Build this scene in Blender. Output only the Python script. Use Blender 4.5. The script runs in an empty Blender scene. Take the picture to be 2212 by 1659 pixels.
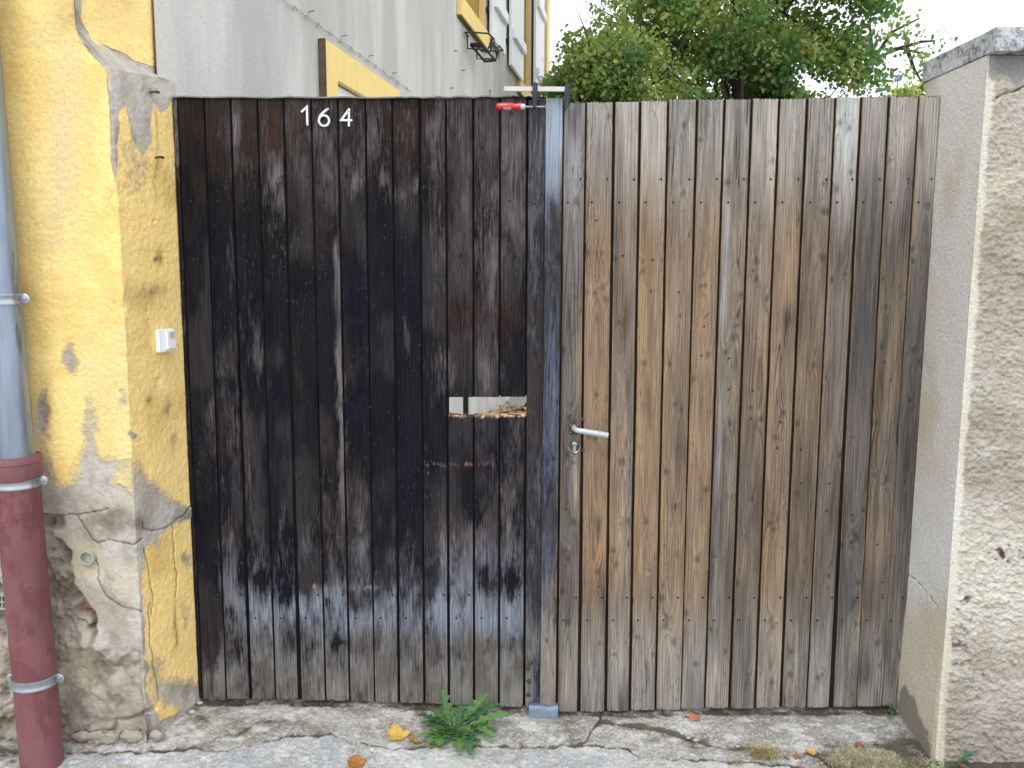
import bpy, bmesh, math, random
import numpy as np
from mathutils import Vector, Matrix
random.seed(7)
rs = np.random.RandomState(7)
SC = bpy.context.scene
COL = SC.collection

# ------------------------------------------------------------------ camera, light, exposure
TH = math.radians(7.75); RL = math.radians(.27); F = 1912.0; CAMZ = 1.56
cam = bpy.data.cameras.new('camera'); cam_o = bpy.data.objects.new('camera', cam); COL.objects.link(cam_o)
cam.sensor_width = 36.0; cam.lens = F / 2212.0 * 36.0; cam.clip_end = 4000; cam.clip_start = .05
cam_o.matrix_world = Matrix.Translation((0, -3, CAMZ)) @ Matrix.Rotation(math.pi / 2 - TH, 4, 'X') @ Matrix.Rotation(RL, 4, 'Z')
SC.camera = cam_o
W = bpy.data.worlds.new('World'); SC.world = W; W.use_nodes = True
nt = W.node_tree; nt.nodes.clear()
wo = nt.nodes.new('ShaderNodeOutputWorld'); bg = nt.nodes.new('ShaderNodeBackground')
sky = nt.nodes.new('ShaderNodeTexSky'); sky.sky_type = 'NISHITA'; sky.sun_disc = False
SUN_EL, SUN_AZ = math.radians(52), math.radians(192)
sky.sun_elevation = SUN_EL; sky.sun_rotation = SUN_AZ
mx = nt.nodes.new('ShaderNodeMix'); mx.data_type = 'RGBA'; mx.inputs[0].default_value = .86
mx.inputs[7].default_value = (8.2, 8.5, 8.9, 1)          # even cloud cover
nt.links.new(sky.outputs[0], mx.inputs[6]); nt.links.new(mx.outputs[2], bg.inputs[0])
bg.inputs[1].default_value = .13
nt.links.new(bg.outputs[0], wo.inputs[0])
sun = bpy.data.lights.new('sun', 'SUN'); sun.energy = .9; sun.angle = math.radians(22); sun.color = (1, .97, .92)
sun_o = bpy.data.objects.new('sun', sun); COL.objects.link(sun_o)
sd = Vector((math.sin(SUN_AZ) * math.cos(SUN_EL), math.cos(SUN_AZ) * math.cos(SUN_EL), math.sin(SUN_EL)))
sun_o.rotation_euler = sd.to_track_quat('Z', 'Y').to_euler()
SC.view_settings.view_transform = 'Standard'; SC.view_settings.look = 'None'
SC.view_settings.exposure = .82; SC.view_settings.gamma = 1; SC.view_settings.use_curve_mapping = False

# ------------------------------------------------------------------ measuring helpers (photo pixel of a 2212 px wide print -> point on a real plane)
ct, st, cr, sr = math.cos(math.pi / 2 - TH), math.sin(math.pi / 2 - TH), math.cos(RL), math.sin(RL)
def ray(px, py):
    x, y, z = px - 1106, -(py - 829.5), -F
    x, y = x * cr - y * sr, x * sr + y * cr
    return np.array((x, y * ct - z * st, y * st + z * ct))
def PY(px, py, Y=0.):
    r = ray(px, py); k = (Y + 3) / r[1]; return Vector((r[0] * k, Y, CAMZ + r[2] * k))
def proj(X, Y, Z):
    a, b, c = X, Y + 3, Z - CAMZ
    y, z = b * ct + c * st, -b * st + c * ct
    x = a * cr + y * sr; y = -a * sr + y * cr
    return 1106 + F * x / -z, 829.5 - F * y / -z

# ------------------------------------------------------------------ numpy noise
def _h(ix, iy, seed):
    n = (ix.astype(np.int64) * 374761393 + iy.astype(np.int64) * 668265263 + seed * 362437 + 1013) & 0xffffffff
    n = ((n ^ (n >> 13)) * 1274126177) & 0xffffffff
    n = ((n ^ (n >> 16)) * 2246822519) & 0xffffffff
    return ((n ^ (n >> 15)) & 0xffffff) / float(0xffffff)
def vn(x, y, seed=0):
    x = np.asarray(x, float); y = np.asarray(y, float)
    ix, iy = np.floor(x), np.floor(y); fx, fy = x - ix, y - iy
    fx = fx * fx * (3 - 2 * fx); fy = fy * fy * (3 - 2 * fy)
    a, b, c, d = _h(ix, iy, seed), _h(ix + 1, iy, seed), _h(ix, iy + 1, seed), _h(ix + 1, iy + 1, seed)
    return (a + (b - a) * fx) * (1 - fy) + (c + (d - c) * fx) * fy
def fbm(x, y, o=4, seed=0, g=.5):
    s, a, t = 0, 1., 0
    for i in range(o):
        s = s + a * vn(x * 2 ** i + 17.3 * i, y * 2 ** i + 9.1 * i, seed + i); t += a; a *= g
    return s / t
def worley(x, y, seed=0):
    ix, iy = np.floor(x), np.floor(y); d1 = np.full(np.shape(x), 9.); d2 = d1.copy()
    for i in (-1, 0, 1):
        for j in (-1, 0, 1):
            cx = ix + i + .15 + .7 * _h(ix + i, iy + j, seed); cy = iy + j + .15 + .7 * _h(ix + i, iy + j, seed + 5)
            d = np.hypot(x - cx, y - cy); n = d < d1
            d2 = np.where(n, d1, np.minimum(d2, d)); d1 = np.where(n, d, d1)
    return d1, d2
def ss(a, b, x):
    t = np.clip((x - a) / (b - a), 0, 1); return t * t * (3 - 2 * t)
def blob(px, py, cx, cy, rx, ry, p=2):
    return np.exp(-(np.abs((px - cx) / rx) ** p + np.abs((py - cy) / ry) ** p))
def sdpoly(px, py, poly):          # signed distance, positive inside
    d = np.full(np.shape(px), 1e9); ins = np.zeros(np.shape(px), bool); n = len(poly)
    for i in range(n):
        x1, y1 = poly[i]; x2, y2 = poly[(i + 1) % n]
        ex, ey = x2 - x1, y2 - y1
        t = np.clip(((px - x1) * ex + (py - y1) * ey) / (ex * ex + ey * ey + 1e-9), 0, 1)
        d = np.minimum(d, np.hypot(px - x1 - t * ex, py - y1 - t * ey))
        c = (y1 > py) != (y2 > py)
        ins ^= c & (px < (x2 - x1) * (py - y1) / ((y2 - y1) + 1e-12) + x1)
    return np.where(ins, d, -d)
def dline(px, py, pts):
    d = np.full(np.shape(px), 1e9)
    for (x1, y1), (x2, y2) in zip(pts[:-1], pts[1:]):
        ex, ey = x2 - x1, y2 - y1
        t = np.clip(((px - x1) * ex + (py - y1) * ey) / (ex * ex + ey * ey + 1e-9), 0, 1)
        d = np.minimum(d, np.hypot(px - x1 - t * ex, py - y1 - t * ey))
    return d
def lin(v):
    v = v / 255.; return v / 12.92 if v <= .04045 else ((v + .055) / 1.055) ** 2.4
KW = 1.25        # what a wall-like surface of albedo 1 shows
def c(r, g, b, k=None):
    k = k or KW; return np.array((lin(r) / k, lin(g) / k, lin(b) / k))
def mixc(a, b, t):
    t = np.asarray(t)[..., None]; return a * (1 - t) + b * t

# ------------------------------------------------------------------ objects
def tag(o, label=None, cat=None, group=None, kind=None):
    if label: o['label'] = label
    if cat: o['category'] = cat
    if group: o['group'] = group
    if kind: o['kind'] = kind
    return o
def empty(name, loc=(0, 0, 0), label=None, cat=None, group=None):
    o = bpy.data.objects.new(name, None); o.location = loc; COL.objects.link(o); o.empty_display_size = .1
    return tag(o, label, cat, group)
def setparent(o, parent):
    if parent:
        o.parent = parent
        o.matrix_parent_inverse = Matrix.Translation(-Vector(parent.location)) if parent.parent is None else Matrix.Identity(4)
        if parent.parent is not None:      # second level: parts carry world-space vertices
            o.matrix_parent_inverse = Matrix.Identity(4)
def np_mesh(name, verts, faces, mat=None, parent=None, smooth=True, attrs=None, tris=False):
    verts = np.asarray(verts, np.float32).reshape(-1, 3); faces = np.asarray(faces, np.int32)
    k = faces.shape[1]
    me = bpy.data.meshes.new(name)
    me.vertices.add(len(verts)); me.vertices.foreach_set('co', verts.ravel())
    me.loops.add(faces.size); me.loops.foreach_set('vertex_index', faces.ravel())
    me.polygons.add(len(faces)); me.polygons.foreach_set('loop_start', np.arange(0, faces.size, k, dtype=np.int32))
    me.update(calc_edges=True)
    if smooth: me.polygons.foreach_set('use_smooth', np.ones(len(faces), bool))
    for n, (t, a) in (attrs or {}).items():
        at = me.attributes.new(n, t, 'POINT')
        at.data.foreach_set({'FLOAT_COLOR': 'color', 'FLOAT_VECTOR': 'vector', 'FLOAT': 'value'}[t], np.asarray(a, np.float32).ravel())
    if mat: me.materials.append(mat)
    o = bpy.data.objects.new(name, me); COL.objects.link(o); setparent(o, parent)
    return o
def gridfaces(nr, nc):
    i = np.arange(nr - 1)[:, None] * nc + np.arange(nc - 1)[None, :]
    return np.stack([i, i + 1, i + nc + 1, i + nc], -1).reshape(-1, 4)
class MB:                                         # small shapes gathered into ONE mesh
    def __init__(s): s.v = []; s.f = []
    def add(s, vs, fs):
        n = len(s.v); s.v += [tuple(v) for v in vs]; s.f += [tuple(i + n for i in f) for f in fs]; return s
    def box(s, a, b, M=None, bev=0):
        x0, y0, z0 = a; x1, y1, z1 = b
        vs = [Vector((x, y, z)) for z in (z0, z1) for y in (y0, y1) for x in (x0, x1)]
        if M: vs = [M @ v for v in vs]
        return s.add(vs, [(0, 2, 3, 1), (4, 5, 7, 6), (0, 1, 5, 4), (1, 3, 7, 5), (3, 2, 6, 7), (2, 0, 4, 6)])
    def tube(s, pts, r, n=10, cap=True):
        pts = [Vector(p) for p in pts]; rr = r if isinstance(r, (list, tuple)) else [r] * len(pts)
        rings = []; up = None
        for i, p in enumerate(pts):
            d = (pts[min(i + 1, len(pts) - 1)] - pts[max(i - 1, 0)]).normalized()
            if up is None: up = Vector((0, 0, 1)) if abs(d.z) < .9 else Vector((1, 0, 0))
            a = d.cross(up).normalized(); b = d.cross(a).normalized(); up = -b if False else up
            rings.append([p + (a * math.cos(t) + b * math.sin(t)) * rr[i] for t in [2 * math.pi * k / n for k in range(n)]])
        vs = [v for g in rings for v in g]; fs = []
        for i in range(len(pts) - 1):
            for k in range(n): fs.append((i * n + k, i * n + (k + 1) % n, (i + 1) * n + (k + 1) % n, (i + 1) * n + k))
        if cap: fs.append(tuple(range(n))); fs.append(tuple(range((len(pts) - 1) * n, len(pts) * n))[::-1])
        return s.add(vs, fs)
    def lathe(s, prof, M=None, n=24, cap=True):             # prof [(r,z)] about local z
        vs = [Vector((r * math.cos(2 * math.pi * k / n), r * math.sin(2 * math.pi * k / n), z)) for r, z in prof for k in range(n)]
        if M: vs = [M @ v for v in vs]
        fs = [(i * n + k, i * n + (k + 1) % n, (i + 1) * n + (k + 1) % n, (i + 1) * n + k) for i in range(len(prof) - 1) for k in range(n)]
        if cap: fs.append(tuple(range(n))[::-1]); fs.append(tuple(range((len(prof) - 1) * n, len(prof) * n)))
        return s.add(vs, fs)
    def prism(s, poly, M, d0, d1):                # poly in local xy, extruded along local z
        n = len(poly); vs = [M @ Vector((x, y, d0)) for x, y in poly] + [M @ Vector((x, y, d1)) for x, y in poly]
        fs = [tuple(range(n))[::-1], tuple(range(n, 2 * n))] + [(i, (i + 1) % n, n + (i + 1) % n, n + i) for i in range(n)]
        return s.add(vs, fs)
    def build(s, name, mat, parent=None, smooth=False, bevel=0, seg=2):
        me = bpy.data.meshes.new(name); me.from_pydata(s.v, [], s.f); me.validate(); me.update()
        bm = bmesh.new(); bm.from_mesh(me); bmesh.ops.recalc_face_normals(bm, faces=bm.faces)
        if bevel:
            es = [e for e in bm.edges if len(e.link_faces) == 2 and e.calc_face_angle(0) > .6]
            bmesh.ops.bevel(bm, geom=es, offset=bevel, segments=seg, affect='EDGES', clamp_overlap=True)
        bm.to_mesh(me); bm.free()
        if smooth:
            me.polygons.foreach_set('use_smooth', np.ones(len(me.polygons), bool))
            try: me.set_sharp_from_angle(angle=.7)
            except Exception: pass
        me.materials.append(mat)
        o = bpy.data.objects.new(name, me); COL.objects.link(o); setparent(o, parent)
        return o

# ------------------------------------------------------------------ materials
class NT:
    def __init__(s, name):
        s.m = bpy.data.materials.new(name); s.m.use_nodes = True; s.t = s.m.node_tree; s.t.nodes.clear()
        s.out = s.n('ShaderNodeOutputMaterial'); s.b = s.n('ShaderNodeBsdfPrincipled'); s.l(s.b.outputs[0], s.out.inputs[0])
    def n(s, k, **kw):
        x = s.t.nodes.new(k)
        for a, b in kw.items(): setattr(x, a, b)
        return x
    def l(s, a, b):
        if hasattr(a, 'is_linked') or hasattr(a, 'links'): s.t.links.new(a, b)
        elif isinstance(a, (int, float)): b.default_value = a
        else: b.default_value = tuple(a) + ((1,) if len(a) == 3 and len(b.default_value) == 4 else ())
    def m_(s, op, a, b=0., cl=False):
        x = s.n('ShaderNodeMath', operation=op, use_clamp=cl); s.l(a, x.inputs[0]); s.l(b, x.inputs[1]); return x.outputs[0]
    def mix(s, f, a, b, bt='MIX'):
        x = s.n('ShaderNodeMix', data_type='RGBA', blend_type=bt); s.l(f, x.inputs[0]); s.l(a, x.inputs[6]); s.l(b, x.inputs[7]); return x.outputs[2]
    def attr(s, a): return s.n('ShaderNodeAttribute', attribute_name=a)
    def vmul(s, v, sc):
        x = s.n('ShaderNodeVectorMath', operation='MULTIPLY'); s.l(v, x.inputs[0]); s.l(sc, x.inputs[1]); return x.outputs[0]
    def noise(s, v, sc=1., det=5, ro=.55, dist=0):
        x = s.n('ShaderNodeTexNoise'); s.l(v, x.inputs['Vector']); x.inputs['Scale'].default_value = sc
        x.inputs['Detail'].default_value = det; x.inputs['Roughness'].default_value = ro; x.inputs['Distortion'].default_value = dist
        return x.outputs[0]
    def ramp(s, v, lo, hi, a=0., b=1.):
        x = s.n('ShaderNodeMapRange'); s.l(v, x.inputs[0]); x.inputs[1].default_value = lo; x.inputs[2].default_value = hi
        x.inputs[3].default_value = a; x.inputs[4].default_value = b; return x.outputs[0]
    def bump(s, h, dist, st=1.):
        x = s.n('ShaderNodeBump'); x.inputs['Distance'].default_value = dist; x.inputs['Strength'].default_value = st; s.l(h, x.inputs['Height'])
        s.l(x.outputs[0], s.b.inputs['Normal'])
    def set(s, **kw):
        for k, v in kw.items():
            i = s.b.inputs[k.replace('_', ' ')]; s.l(v, i)
        return s.m
def weathered(name, mscale, gscale, amp=.9, soft=.25, gstr=.25, bump=.0015, wood=False, crack=0., rough=.85, fine=300., finestr=.15, mb=.5, paintrough=None, fleck=0., spec=.14, dfleck=0.):
    t = NT(name); gc = t.attr('gc').outputs['Vector']; ov = t.attr('over'); un = t.attr('under').outputs['Color']
    n1 = t.noise(t.vmul(gc, mscale), 1, 7, .68)
    mk = t.m_('ADD', t.m_('MULTIPLY', t.m_('SUBTRACT', n1, .5), amp), t.m_('SUBTRACT', ov.outputs['Alpha'], .5))
    mk = t.m_('ADD', t.m_('DIVIDE', mk, soft), .5, True)
    if fleck:
        nf = t.noise(t.vmul(gc, (260, 34, 1)), 1, 4, .7); dens = t.ramp(t.noise(t.vmul(gc, (9, 3, 1)), 1, 3, .6), .3, .7, .70, .56)
        fk = t.m_('MULTIPLY', t.m_('SUBTRACT', nf, dens), 14., True); mk = t.m_('MULTIPLY', mk, t.m_('SUBTRACT', 1., t.m_('MULTIPLY', fk, fleck)))
    if dfleck:
        nf = t.noise(t.vmul(gc, (330, 26, 1)), 1, 4, .7); dens = t.ramp(t.noise(t.vmul(gc, (12, 2.2, 1)), 1, 3, .6), .3, .7, .68, .50)
        mk = t.m_('MAXIMUM', mk, t.m_('MULTIPLY', t.m_('MULTIPLY', t.m_('SUBTRACT', nf, dens), 12., True), dfleck))
    col = t.mix(mk, un, ov.outputs['Color'])
    n2 = t.noise(t.vmul(gc, gscale), 1, 5, .6)
    g = t.ramp(n2, .33, .67, 1 - gstr, 1 + gstr)
    n3 = t.noise(gc, fine, 3, .6)
    g = t.m_('MULTIPLY', g, t.ramp(n3, .3, .7, 1 - finestr, 1 + finestr))
    h = t.m_('ADD', t.m_('MULTIPLY', n2, .6), t.m_('MULTIPLY', n3, .35))
    if wood:
        ph = t.attr('ph').outputs['Fac']
        sn = t.m_('SINE', ph); sn = t.m_('POWER', t.ramp(sn, -1, 1), 2.2)
        wk = t.ramp(t.noise(t.vmul(gc, (8, 1.5, 1)), 1, 2), .35, .7)
        sn = t.m_('MULTIPLY', sn, wk)
        g = t.m_('MULTIPLY', g, t.ramp(sn, 0, 1, 1.1, 1 - .42 * wood))
        h = t.m_('SUBTRACT', h, t.m_('MULTIPLY', sn, .35))
    if crack:
        n4 = t.noise(t.vmul(gc, (26, .55, 1)), 1, 3, .5)
        ck = t.m_('ABSOLUTE', t.m_('SUBTRACT', n4, .56)); ck = t.ramp(ck, 0, .006, 1, 0)
        sel = t.ramp(t.noise(t.vmul(gc, (9, .8, 1.7)), 1, 2), .52, .6)
        ck = t.m_('MULTIPLY', ck, sel)
        g = t.m_('MULTIPLY', g, t.ramp(ck, 0, 1, 1, 1 - crack)); h = t.m_('SUBTRACT', h, t.m_('MULTIPLY', ck, 1.2))
    cm = t.n('ShaderNodeCombineColor'); [t.l(g, cm.inputs[i]) for i in range(3)]
    col = t.mix(1., col, cm.outputs[0], 'MULTIPLY')
    h = t.m_('ADD', h, t.m_('MULTIPLY', mk, mb))
    t.bump(h, bump)
    t.set(Base_Color=col, Roughness=(t.ramp(mk, 0, 1, rough, paintrough) if paintrough else rough), Specular_IOR_Level=spec)
    return t.m
def plain(name, col, rough=.6, metal=0., var=.12, sc=30., bump=0., spots=None, spotamt=.6, coat=0., zs=1.):
    t = NT(name); tc = t.vmul(t.n('ShaderNodeTexCoord').outputs['Object'], (1, 1, zs))
    n = t.noise(tc, sc, 5, .6); g = t.ramp(n, .25, .75, 1 - var, 1 + var)
    cm = t.n('ShaderNodeCombineColor'); [t.l(g, cm.inputs[i]) for i in range(3)]
    cc = t.mix(1., tuple(col), cm.outputs[0], 'MULTIPLY')
    if spots is not None:
        s = t.ramp(t.noise(tc, sc * .7, 7, .7), spotamt, spotamt + .06); cc = t.mix(s, cc, tuple(spots))
    if bump: t.bump(t.noise(tc, sc * 4, 4), bump)
    t.set(Base_Color=cc, Roughness=t.ramp(n, .3, .7, max(.05, rough - .08), min(1, rough + .08)), Metallic=metal)
    if coat: t.b.inputs['Coat Weight'].default_value = coat
    return t.m
def leafmat(name, trans=.35):
    t = NT(name); a = t.attr('col').outputs['Color']
    t.set(Base_Color=a, Roughness=.5, Specular_IOR_Level=.35)
    tr = t.n('ShaderNodeBsdfTranslucent'); mxs = t.n('ShaderNodeMixShader'); mxs.inputs[0].default_value = trans
    t.l(t.mix(1., a, (1.25, 1.5, .7, 1), 'MULTIPLY'), tr.inputs[0])
    t.l(t.b.outputs[0], mxs.inputs[1]); t.l(tr.outputs[0], mxs.inputs[2]); t.l(mxs.outputs[0], t.out.inputs[0])
    return t.m

M_DARK = weathered('stained_wood', (120, 15, 1), (190, 6, 1), amp=1.5, soft=.62, gstr=.34, bump=.0014, wood=.75, crack=.65, rough=.92, finestr=.16, mb=.3, fleck=.75, spec=.07)
M_BARE = weathered('bare_wood', (60, 3.2, 1), (230, 6, 1), amp=1.15, soft=.62, gstr=.32, dfleck=.8, bump=.0018, wood=1.0, crack=.9, rough=.9, finestr=.14, mb=.05)
M_WALL = weathered('yellow_plaster', (34, 26, 22), (75, 75, 75), amp=1.25, soft=.45, gstr=.08, bump=.004, rough=.92, fine=170., finestr=.12, mb=1.1)
M_ROUGH = weathered('roughcast', (30, 30, 22), (90, 110, 90), amp=1.1, soft=.5, gstr=.15, bump=.005, rough=.95, fine=190., finestr=.16, mb=.1)
M_GROUND = weathered('old_concrete', (30, 30, 30), (110, 110, 110), amp=1.1, soft=.35, gstr=.2, bump=.003, rough=.93, fine=420., finestr=.25, mb=.2)
M_HOUSE = None
M_ZINC = plain('zinc', c(156, 168, 184), .40, .75, .30, 26, 0, c(120, 128, 138), .56, 0, .12)
M_GALV = plain('galvanised_steel', c(185, 192, 198), .35, .85, .1, 60)
M_CAST = plain('painted_cast_iron', c(134, 84, 90), .66, 0, .22, 14, .0003, spots=c(122, 68, 68), spotamt=.5, zs=.5)
M_WHITE = plain('white_paint', c(240, 240, 238, 1.05) , .45, 0, .04, 20)
M_DIGIT = plain('white_enamel', c(226, 227, 227), .45, 0, .08, 90, 0, c(170, 160, 150), .66)
M_RED = plain('red_lacquer', (.50, .006, .018), .3, 0, .12, 60, coat=.4)
M_CLAMPJ = plain('dark_cast_steel', c(58, 60, 70), .5, .5, .3, 60, .0004, spots=c(88, 72, 66), spotamt=.55)
M_BAR = plain('clamp_bar_steel', c(205, 203, 198), .4, .35, .1, 50, spots=c(140, 115, 95), spotamt=.62)
M_STEEL = plain('steel', c(190, 192, 195), .3, .9, .08, 80)
M_RUST = plain('rust', c(84, 62, 56), .85, .1, .35, 120, .0005, spots=c(104, 66, 54), spotamt=.55)
M_BLACK = plain('black_metal', c(42, 40, 42), .55, .3, .2, 60)
M_BRASS = plain('aged_brass_plate', c(86, 84, 74), .4, .6, .2, 90)
M_ALU = plain('aluminium', c(196, 199, 204), .38, .55, .1, 30)
M_TRIM = plain('yellow_trim_paint', c(242, 212, 132, 1.0), .75, 0, .07, 14)
M_TRIM2 = plain('ochre_joinery', c(214, 172, 96, 1.0), .6, 0, .08, 10)
M_DARKWOOD = plain('dark_old_timber', c(44, 38, 36), .8, 0, .3, 30)
M_FLASH = plain('weathered_flashing', c(158, 160, 150), .6, .2, .25, 25, spots=c(90, 92, 88), spotamt=.58)
M_GLASS = plain('dark_glass', (.03, .035, .04), .08, 0, .05, 5)
M_LEAF = leafmat('leaf', .45); M_DRY = leafmat('dry_leaf', .25)
M_BARK = plain('bark', c(64, 56, 48), .9, 0, .3, 20, .004)
M_STONE = plain('pale_stone', c(170, 162, 148), .9, 0, .3, 40, .004, spots=c(128, 118, 105), spotamt=.58)
M_BRICK = plain('red_brick', c(158, 82, 58), .9, 0, .2, 40, .002)
M_PVC = plain('grey_pvc', c(176, 178, 172), .5, 0, .1, 40)

# ------------------------------------------------------------------ ground
XB = [(-9, -.001), (-1.2, -.001), (-.5, -.010), (.1, -.036), (.6, -.036), (1.4, -.025), (9, -.025)]
def ground_base(x): return np.interp(x, [a for a, b in XB], [b for a, b in XB])
def ground_z(x, y):
    x = np.asarray(x, float); y = np.asarray(y, float)
    z = ground_base(np.clip(x, -2, 2))
    front = np.where(y < 0, .115 * np.maximum(y, -.9) + .02 * np.clip(y + .9, -4, 0), 0)
    back = np.where(y > 0, -.02 * np.minimum(y, .6), 0)
    return z + front + back
def GP(px, py):                                  # pixel -> point on the ground
    r = ray(px, py); k = 3 / r[1]
    for _ in range(30):
        x, y = r[0] * k, -3 + r[1] * k
        k = (float(ground_z(x, y)) - CAMZ) / r[2]
    return Vector((r[0] * k, -3 + r[1] * k, float(ground_z(r[0] * k, -3 + r[1] * k))))
def axis(fine0, fine1, step, far0, far1):
    a = list(np.arange(fine0, fine1 + 1e-6, step)); s = step
    while a[-1] < far1: s *= 1.5; a.append(min(a[-1] + s, far1))
    s = step; b = []; v = fine0
    while v > far0: s *= 1.5; v = max(v - s, far0); b.append(v)
    return np.array(b[::-1] + a)
gx = axis(-1.75, 1.95, .0042, -1500, 1500); gy = axis(-.62, .03, .0036, -60, 2500)
X, Y = np.meshgrid(gx, gy); Z = ground_z(X, Y)
px, py = proj(X, Y, Z); inn = (Y > -.9) & (Y < .3) & (np.abs(X) < 2.2)
px = np.where(inn, px, 1000); py = np.where(inn, py, 1800)
edge = [(380, 1625), (407, 1619), (498, 1622), (538, 1607), (590, 1598), (636, 1592), (712, 1589), (773, 1604), (834, 1619), (916, 1616), (1006, 1608), (1066, 1610), (1135, 1612), (1242, 1612), (1342, 1617), (1379, 1631), (1453, 1640), (1587, 1646), (1700, 1652), (1800, 1675)]
ex, ey = [a for a, b in edge], [b for a, b in edge]
wob = (fbm(X * 28, Y * 28, 4, 3) - .5) * 16
lower = ss(-1.5, 2.5, py + wob - np.interp(px, ex, ey))
crack1 = dline(px + wob * .6, py, [(1300, 1535), (1297, 1558), (1278, 1580), (1268, 1600), (1243, 1612)])
crack2 = np.minimum(np.abs(py + wob - np.interp(px, ex, ey)), dline(px + wob, py, [(773, 1604), (762, 1630), (758, 1660)]))
crack3 = dline(px + wob * .8, py + wob * .5, [(1300, 1560), (1400, 1572), (1480, 1592), (1560, 1615), (1640, 1622)])
crack4 = dline(px, py + wob, [(380, 1625), (430, 1612), (520, 1585), (560, 1562), (620, 1556)])
inn_f = np.where((Y > -.75) & (Y < .05) & (np.abs(X) < 2.), 1., 0.)
rough1 = fbm(X * 60, Y * 60, 4, 11) - .5; big = fbm(X * 6, Y * 9, 4, 21)
Zd = rough1 * .008 + (big - .5) * .012 + (fbm(X * 190, Y * 190, 2, 13) - .5) * .003
d1, d2 = worley(X * 95, Y * 95, 4); peb = ss(.42, .1, d1) * (fbm(X * 12, Y * 12, 2, 8) > .5)
Zd += peb * .0022 * (1 - .7 * lower)
Zd += .003 * lower - .008 * np.exp(-(crack2 / 2.2) ** 2) - .007 * np.exp(-(crack1 / 2.) ** 2) * (1 - lower) - .005 * np.exp(-(crack3 / 2.5) ** 2) * (1 - lower)
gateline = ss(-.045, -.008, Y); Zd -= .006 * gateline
dip = blob(px, py, 1450, 1610, 110, 20) + blob(px, py, 1900, 1640, 160, 30)
Zd -= .006 * dip
fade = np.where((Y > -.9) & (Y < .3), 1, 0) * np.where(np.abs(X) < 2.2, 1, 0)
Z = Z + Zd * fade
KG = 1.36
cA = c(152, 144, 135, KG); cB = c(186, 183, 178, KG); cL = c(194, 195, 194, KG); cD = c(92, 84, 76, KG); cDr = c(70, 64, 58, KG); cMoss = c(104, 104, 84, KG)
un = mixc(mixc(cA, cB, ss(.35, .6, fbm(X * 9, Y * 14, 4, 31))), cL, lower * .75); un = mixc(un, c(150, 147, 143, KG), ss(.5, .7, fbm(X * 16, Y * 22, 5, 32, .6)) * .5)
un = mixc(un, c(170, 176, 182, KG), lower * ss(.45, .7, fbm(X * 7, Y * 7, 3, 41)) * .6)
rr = ss(1350, 1700, px); un = mixc(un, c(160, 160, 157, KG), rr * .5 * (1 - lower))
sp2 = fbm(X * 170, Y * 240, 2, 78)
spk = peb * (_h(np.floor(X * 95), np.floor(Y * 95), 77) > .72)
un = mixc(un, c(226, 222, 214, KG), spk * .7)
un = mixc(un, c(112, 106, 100, KG), ss(.60, .70, sp2) * .35 * (1 - .4 * lower)); un = mixc(un, c(232, 230, 226, KG), ss(.40, .30, sp2) * .35)
ov = mixc(cD, cMoss, ss(.4, .6, fbm(X * 5, Y * 5, 3, 51)) * .5)
un = mixc(un, c(214, 213, 210, KG), ss(.54, .68, fbm(X * 13, Y * 19, 5, 34, .6)) * .7); cov = .14 + .55 * (fbm(X * 11, Y * 17, 5, 61, .6) - .5) * 2
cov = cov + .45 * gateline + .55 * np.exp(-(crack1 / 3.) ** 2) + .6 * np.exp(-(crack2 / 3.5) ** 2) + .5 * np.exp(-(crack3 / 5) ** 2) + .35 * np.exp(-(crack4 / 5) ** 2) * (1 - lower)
cov += .2 * dip * (1 - .5 * lower) - .28 * lower + .25 * ss(1750, 1950, px) + .3 * blob(px, py, 640, 1590, 40, 9) + .25 * blob(px, py, 450, 1540, 70, 25)
cov += .35 * ss(130, 60, px) + .5 * ss(1950, 2050, px) + .6 * blob(px, py, 1850, 1640, 140, 30)
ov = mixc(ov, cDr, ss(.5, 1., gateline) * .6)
und = np.concatenate([un, np.ones(un.shape[:2] + (1,))], -1); ovd = np.concatenate([ov, np.clip(cov, -.4, 1.4)[..., None]], -1)
gc = np.stack([X, Y, Z], -1)
g = np_mesh('ground', np.stack([X, Y, Z], -1), gridfaces(*X.shape), M_GROUND, attrs={'under': ('FLOAT_COLOR', und), 'over': ('FLOAT_COLOR', ovd), 'gc': ('FLOAT_VECTOR', gc)})
tag(g, kind='structure')

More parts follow.
